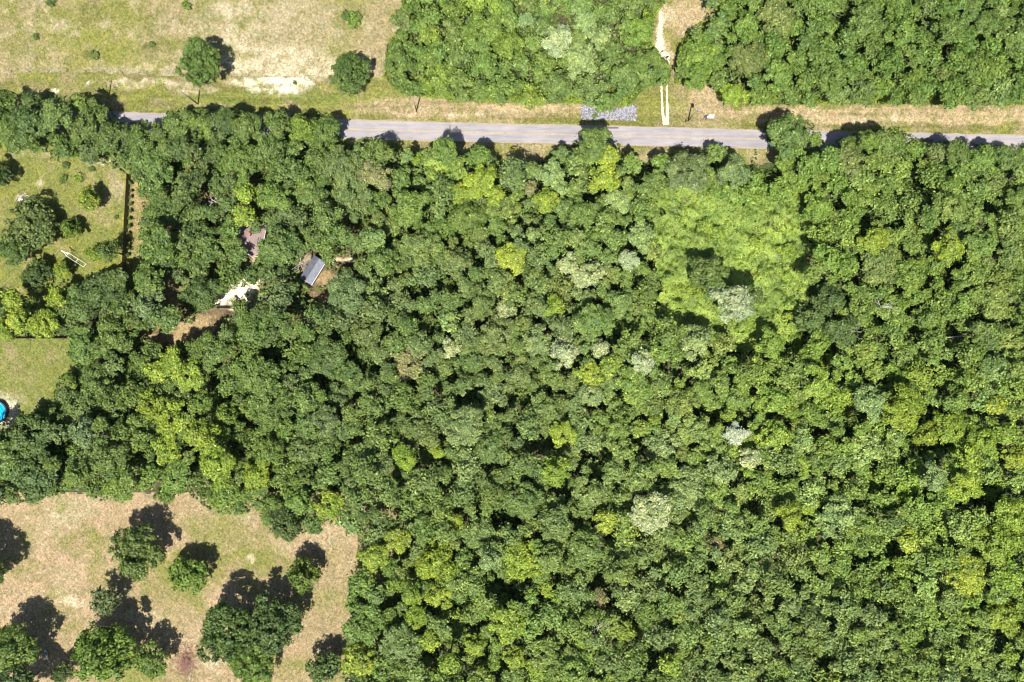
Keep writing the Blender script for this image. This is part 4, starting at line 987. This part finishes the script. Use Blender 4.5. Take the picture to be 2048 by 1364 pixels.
# shed with ribbed metal roof
SHM = plain('zinc_roof', (0.10, 0.108, 0.13), .5, .3, 1.2, metal=.25)
x, y = P(625, 540, 3); t = empty('shed', (x, y, 0), math.radians(58)); tag(t, 'long grey metal roofed shed dappled with light among the western trees', 'building')
mb = MB(); mb.box((0, 0, 1.35), (8.0, 3.9, 2.7)); mb.build('wall', plain('tin_wall', (.22, .22, .23), .6, .2, 2), t)
mb = MB(); mb.add([(-4.3, -2.2, 2.75), (4.3, -2.2, 2.75), (4.3, 2.2, 2.75), (-4.3, 2.2, 2.75), (-4.3, -2.2, 2.85), (4.3, -2.2, 2.85), (4.3, 2.2, 2.85), (-4.3, 2.2, 2.85), (-4.3, 0, 3.35), (4.3, 0, 3.35)],
                 [(0, 3, 2, 1), (0, 1, 5, 4), (2, 3, 7, 6), (4, 5, 9, 8), (6, 7, 8, 9), (0, 4, 8, 7, 3), (1, 2, 6, 9, 5)])
for k in range(20):
    xx = -4.2 + k * .44
    mb.add([(xx, -2.2, 2.853), (xx + .06, -2.2, 2.853), (xx + .06, 0, 3.353), (xx, 0, 3.353), (xx, -2.2, 2.9), (xx + .06, -2.2, 2.9), (xx + .06, 0, 3.4), (xx, 0, 3.4)], [(4, 5, 6, 7), (0, 4, 7, 3), (1, 2, 6, 5), (0, 1, 5, 4)])
    mb.add([(xx, 2.2, 2.853), (xx + .06, 2.2, 2.853), (xx + .06, 0, 3.353), (xx, 0, 3.353), (xx, 2.2, 2.9), (xx + .06, 2.2, 2.9), (xx + .06, 0, 3.4), (xx, 0, 3.4)], [(4, 7, 6, 5), (0, 3, 7, 4), (1, 5, 6, 2), (0, 4, 5, 1)])
rf = mb.build('roof', SHM, t)
mb = MB(); mb.box((0, -2.26, 2.82), (8.6, .1, .12)); mb.build('gutter', WHITE_P, rf)
mb = MB(); mb.box((1, -1.95, 1.05), (1.8, .1, 2.1)); mb.build('door', METAL_G, t)

# round pool
def water_mat():
    m, nt, out = new_mat('pool_water'); geo = nt.nodes.new('ShaderNodeNewGeometry')
    n1 = noise(nt, 0.7, 4, .6, geo.outputs['Position']); r1 = ramp(nt, n1.outputs['Fac'], [(0.38, (0.0, 0.20, 0.36)), (0.55, (0.02, 0.33, 0.47)), (0.7, (0.25, 0.52, 0.58))])
    p = nd(nt, 'ShaderNodeBsdfPrincipled'); p.inputs['Roughness'].default_value = .08; nt.links.new(r1.outputs[0], p.inputs['Base Color'])
    n2 = noise(nt, 3.0, 3, .6, geo.outputs['Position']); b = nd(nt, 'ShaderNodeBump'); b.inputs['Strength'].default_value = .3; b.inputs['Distance'].default_value = .05
    nt.links.new(n2.outputs['Fac'], b.inputs['Height']); nt.links.new(b.outputs[0], p.inputs['Normal']); nt.links.new(p.outputs[0], out.inputs[0]); return m
x, y = P(-4, 823); t = empty('swimming_pool', (x, y, 0)); tag(t, 'round above ground pool of bright blue water cut by the left edge', 'pool')
def ring(name, r0, r1, z0, z1, mat, n=48):
    mb = MB(); v = []
    for k in range(n):
        a = 2 * math.pi * k / n; c_, s_ = math.cos(a), math.sin(a)
        v += [(r1 * c_, r1 * s_, z0), (r1 * c_, r1 * s_, z1), (r0 * c_, r0 * s_, z1), (r0 * c_, r0 * s_, z0)]
    f = []
    for k in range(n):
        a, b = k * 4, ((k + 1) % n) * 4
        for q in range(4): f.append((a + q, b + q, b + (q + 1) % 4, a + (q + 1) % 4))
    mb.add(v, f); return mb.build(name, mat, t)
NAVY = plain('pool_wall', (0.035, 0.055, 0.09), .5, .2, 2)
ring('wall', 3.52, 3.6, 0, 1.25, NAVY); ring('rim', 3.3, 3.68, 1.253, 1.31, NAVY)
for k in range(14):
    a = 2 * math.pi * k / 14; mb = MB(); mb.box((3.67 * math.cos(a), 3.67 * math.sin(a), .64), (.08, .14, 1.28), a); mb.build('upright', DARKM, t)
mb = MB(); mb.add([(3.5 * math.cos(2 * math.pi * k / 48), 3.5 * math.sin(2 * math.pi * k / 48), 1.1) for k in range(48)], [tuple(range(48))]); mb.build('water', water_mat(), t)

# stones
def stones(name, spots, zf, mat, label, cat, seed=3, smin=.14, smax=.34):
    r = np.random.default_rng(seed); n = len(spots)
    base = np.array([(1, 0, 0), (.3, .95, 0), (-.8, .6, 0), (-.8, -.6, 0), (.3, -.95, 0), (.5, .3, .7), (-.3, .5, .75), (-.2, -.55, .7), (.2, 0, 1.0)], float)
    fc = np.array([(0, 1, 5), (1, 6, 5), (1, 2, 6), (2, 3, 6), (3, 7, 6), (3, 4, 7), (4, 0, 5), (4, 5, 7), (5, 6, 8), (6, 7, 8), (7, 5, 8)])
    s = r.uniform(smin, smax, n); a = r.uniform(0, 6.28, n)
    v = base[None] * (s[:, None, None] * r.uniform(.7, 1.25, (n, 9, 3))) * np.array([1, .8, .7])
    ca, sa = np.cos(a)[:, None], np.sin(a)[:, None]; X = v[..., 0] * ca - v[..., 1] * sa; Y = v[..., 0] * sa + v[..., 1] * ca
    v = np.stack([X + spots[:, 0:1], Y + spots[:, 1:2], v[..., 2] + zf], -1)
    f = (np.arange(n)[:, None, None] * 9 + fc[None]).reshape(-1, 3)
    m = mesh_np(name, v.reshape(-1, 3), f); face_color(m, 'tint', np.repeat(np.clip(np.array((.155, .152, .172)) * (r.uniform(.3, 1.9, (n, 1)) ** 1.2), 0, .6), 11, 0))
    o = link_mesh(name, m, mat); return o
def stone_mat():
    m, nt, out = new_mat('broken_stone'); a = nt.nodes.new('ShaderNodeAttribute'); a.attribute_name = 'tint'
    p = nd(nt, 'ShaderNodeBsdfPrincipled'); p.inputs['Roughness'].default_value = .8; nt.links.new(a.outputs['Color'], p.inputs['Base Color']); nt.links.new(p.outputs[0], out.inputs[0]); return m
STONE = stone_mat(); r = np.random.default_rng(8)
poly = [(1163, 210), (1272, 212), (1272, 239.5), (1164, 237.5)]
sx = r.uniform(1161, 1274, 5200); sy = r.uniform(206, 241, 5200); k = inside(sx + r.normal(size=5200) * 1.6, sy + r.normal(size=5200) * 1.6, poly) & ((sy > 216) | (np.abs(sx - 1217) > 26)) & (fbm(sx, sy, 5, 71, 2) > .22); sx, sy = sx[k], sy[k]
tag(stones('gravel', np.stack([(sx - 1024) * MPP, (682 - sy) * MPP], -1), .0, STONE, '', ''), 'bed of broken grey stones between north woods and road', 'gravel', kind='stuff')
sx = r.normal(1411.5, 2.2, 46); sy = r.normal(233.5, 2.0, 46)
tag(stones('stone_pile', np.stack([(sx - 1024) * MPP, (682 - sy) * MPP], -1), .0, DARKM, '', '', 9, .15, .3), 'dark stone heap at the mouth of the concrete culvert', 'stones')
x, y = P(1422, 234); t = empty('culvert', (x, y, 0), -.03); tag(t, 'pale concrete culvert headwall in the verge right of the pole', 'culvert')
mb = MB(); mb.box((0, 0, .25), (1.9, 1.0, .5), 0, .04); mb.build('headwall', CONC, t)
mb = MB(); mb.tube([(-1.35, 0, .12), (-.8, 0, .14)], .3, 14, False); mb.tube([(-1.35, 0, .12), (-.8, 0, .14)], .25, 14, False); mb.build('pipe', CONC, t)
mb = MB(); mb.box((.2, .72, .12), (1.8, .35, .24), .1, .03); mb.build('wing_wall', CONC, t)
x, y = P(1370.5, 244); t = empty('mailbox', (x, y, 0)); tag(t, 'small dark mailbox on a post at the road beside the pole', 'mailbox')
mb = MB(); mb.box((0, 0, .55), (.1, .1, 1.1)); mb.build('post', WOOD_DARK, t)
mb = MB(); v = []; n = 9
for yy in (-.3, .3):
    v += [(-.12, yy, 1.1), (.12, yy, 1.1)] + [(.12 * math.cos(math.pi * k / (n - 1)), yy, 1.24 + .12 * math.sin(math.pi * k / (n - 1))) for k in range(n)]
mb.add(v, [tuple(range(n + 2))[::-1], tuple(range(n + 2, 2 * n + 4))] + [(k, (k + 1) % (n + 2), (k + 1) % (n + 2) + n + 2, k + n + 2) for k in range(n + 2)]); mb.build('box', DARKM, t)
mb = MB(); mb.box((.14, .05, 1.32), (.015, .04, .22)); mb.build('flag', plain('red_paint', (.5, .05, .04), .5), t)
x, y = P(1372.5, 167, 1); t = empty('utility_box', (x, y, 0), .3); tag(t, 'small white box at the foot of the trees right of track', 'utility box')
mb = MB(); mb.box((0, 0, .55), (.85, .65, 1.0), 0, .04); mb.build('cabinet', WHITE_P, t); mb = MB(); mb.box((0, 0, .03), (1.0, .8, .08)); mb.build('base', CONC, t)
mb = MB(); mb.box((0, 0, 1.09), (.92, .72, .06), 0, .02); mb.build('lid', WHITE_P, t)

# sloping white metal frame on the lawn
A = Vector((*P(171, 531.5), 0)); B = Vector((*P(122.5, 501, 3.4), 3.4)); ax = (B - A); wv = Vector((ax.y, -ax.x, 0)).normalized() * .62
t = empty('metal_frame', A); tag(t, 'narrow white metal frame sloping up from the lawn beside bright bushes', 'metal frame')
for s_ in (-1, 1):
    mb = MB(); mb.tube([wv * s_ + Vector((0, 0, .1)), wv * s_ + ax * .74, wv * s_ * .25 + ax * .86, wv * s_ * .2 + ax], .055, 7); mb.build('rail', WHITE_P, t, True)
for k_ in (0.02, .35, .74):
    mb = MB(); mb.tube([wv + ax * k_ + Vector((0, 0, .1)), -wv + ax * k_ + Vector((0, 0, .1))], .06, 6); mb.build('crossbar', WHITE_P, t)
mb = MB(); mb.tube([wv * .6 + ax * .74, -wv * .1 + ax * .98], .07, 6); mb.tube([wv * .1 + ax * .78, wv * .05 + ax], .06, 6); mb.build('brace', WHITE_P, t)
for s_ in (-1, 1):
    p = wv * s_ + ax * .74; mb = MB(); mb.tube([p, (p.x + wv.x * s_ * .3, p.y + wv.y * s_ * .3, 0)], .05, 6); mb.build('leg', METAL_G, t)

# kayak in the shade
x, y = P(92.3, 1307, .3); t = empty('kayak', (x, y, .04), math.radians(107), (1.05, 1.1, 1)); tag(t, 'pale blue kayak lying in tree shade near the bottom left corner', 'kayak')
mb = MB(); v = []; f = []; nn_ = 13
for i in range(nn_):
    u = -1 + 2 * i / (nn_ - 1); wd = .4 * (1 - abs(u) ** 2.2) + .015; zz = .08 * u * u
    for a in range(10):
        th = 2 * math.pi * a / 10; v.append((u * 1.5, wd * math.cos(th), .2 + zz + (.2 if math.sin(th) < 0 else .09) * math.sin(th)))
for i in range(nn_ - 1):
    for a in range(10): f.append((i * 10 + a, i * 10 + (a + 1) % 10, (i + 1) * 10 + (a + 1) % 10, (i + 1) * 10 + a))
f += [tuple(range(9, -1, -1)), tuple((nn_ - 1) * 10 + a for a in range(10))]
mb.add(v, f); mb.build('hull', plain('pale_blue_plastic', (.32, .40, .47), .4, .1, 2), t, True)
mb = MB(); mb.tube([(.35 * math.cos(q) * 1.3, .2 * math.sin(q), .3) for q in np.linspace(0, 2 * math.pi, 15)], .03, 5, False); mb.add([(.44 * math.cos(q), .19 * math.sin(q), .297) for q in np.linspace(0, 2 * math.pi, 12)[:-1]], [tuple(range(11))]); mb.build('cockpit', DARKM, t)

# rubble heap by the big oak, brush pile at the bottom
rr = np.random.default_rng(5); n = 170; a = rr.uniform(0, 6.28, n); d = np.abs(rr.normal(size=n)) * .9
x, y = P(48, 396); sp = np.stack([x + np.cos(a) * d * 1.5, y + np.sin(a) * d * .9], -1); o = stones('rubble_pile', sp, 0, plain('pink_rubble', (.30, .24, .21), .9, .3, 4), '', '', 6, .15, .45); tag(o, 'pinkish rubble heap on the lawn at the top of the big oak', 'rubble')
x, y = P(39.5, 401, .5); mb = MB(); r2 = random.Random(4); v = []; m_ = 7
for i in range(m_):
    for j in range(m_): v.append((x + (i / 6 - .5) * 1.5 + r2.uniform(-.08, .08), y + (j / 6 - .5) * 1.1 + r2.uniform(-.08, .08), .35 + .28 * math.sin(i * 1.1) * math.cos(j * .9) + r2.uniform(-.05, .05)))
mb.add(v, [(i * m_ + j, (i + 1) * m_ + j, (i + 1) * m_ + j + 1, i * m_ + j + 1) for i in range(m_ - 1) for j in range(m_ - 1)])
o = mb.build('crumpled_sheet', WHITE_P); md = o.modifiers.new('thick', 'SOLIDIFY'); md.thickness = .03; tag(o, 'crumpled white sheet beside the pinkish rubble heap', 'sheet')
mb = MB(); r2 = random.Random(9)
for k_ in range(520):
    a = r2.uniform(0, 6.28); d = abs(r2.gauss(0, 1)) * 2.3; cx, cy = d * math.cos(a) * 1.1, d * math.sin(a) * 1.5 ; z = max(.05, .9 * math.exp(-d * d / 5) * r2.uniform(.2, 1))
    b = r2.uniform(0, 6.28); l = r2.uniform(.3, .9); mb.tube([(cx - math.cos(b) * l, cy - math.sin(b) * l, z), (cx + math.cos(b) * l, cy + math.sin(b) * l, z + r2.uniform(-.1, .35))], [.07, .035], 3, False)
x, y = P(372, 1326); o = mb.build('dead_brush', plain('red_brown_twigs', (.25, .14, .11), .9, .5, 3)); o.location = (x, y, 0); tag(o, 'reddish brown brush of dead twigs heaped at the field bottom', 'brush', kind='stuff')
x0, y0 = P(385.5, 1328); x1, y1 = P(377, 1370); o = empty('fallen_pole', ((x0 + x1) / 2, (y0 + y1) / 2, 0)); hx, hy = (x1 - x0) / 2, (y1 - y0) / 2
mb = MB(); mb.tube([(-hx, -hy, .25), (0, .02, .2), (hx, hy, .15)], [.05, .09, .12], 8); mb.build('shaft', PALE_BARK, o, True); tag(o, 'thin pale pole lying across the reddish brush pile', 'pole')

# grass tufts and weeds
def grass_mask(dens_fn):
    def f(px, py):
        k = np.zeros(px.shape, bool)
        for nm in ('pasture', 'roadside_verge', 'clearing', 'lawn', 'pool_lawn', 'field'): k |= inside(px, py, zones[nm][0])
        k &= np.abs(py - road_y(px)) > 20
        k &= ~((px > 1160) & (px < 1275) & (py > 205) & (py < 241))
        return k & (np.random.default_rng(3).random(px.shape) < dens_fn(px, py))
    return f
def dens(px, py):
    X, Y = (px - 1024) * MPP, (682 - py) * MPP
    d = .10 + .75 * np.clip((fbm(X, Y, 7, 501, 3) - .50) * 5, 0, 1) * np.clip((fbm(X, Y, 1.6, 507, 2) - .42) * 4, 0, 1)
    d = d + .8 * np.clip(1 - np.abs(py - 148 - (px > 210) * 4) / 7, 0, 1) * (px < 480) * np.clip((fbm(X, Y, 2.0, 517, 2) - .45) * 5, 0, 1)
    return d + .5 * ((py > 150) & (py < 240) & (px > 180) & (px < 800)) * np.clip((fbm(X, Y, 3.0, 519, 2) - .42) * 4, 0, 1)
def flat(X, Y, px, py): return np.full(px.shape, .34) + 0 * X
def grass_c(X, Y, px, py, r):
    k = np.clip((fbm(X, Y, 4, 523, 3)[:, None] - .40) * 4, 0, 1) * r.uniform(.4, 1, (len(X), 1))
    return np.array((.17, .15, .07)) * (1 - k) + np.array((.085, .12, .032)) * k
carpet('grass_tufts', grass_mask(dens), (-60, 2110, -60, 1420), 5.0, h_from(flat), .22, grass_c, .8, 'rough grass and weeds scattered over the open ground', 'grass', seed=61, aspect=.35)
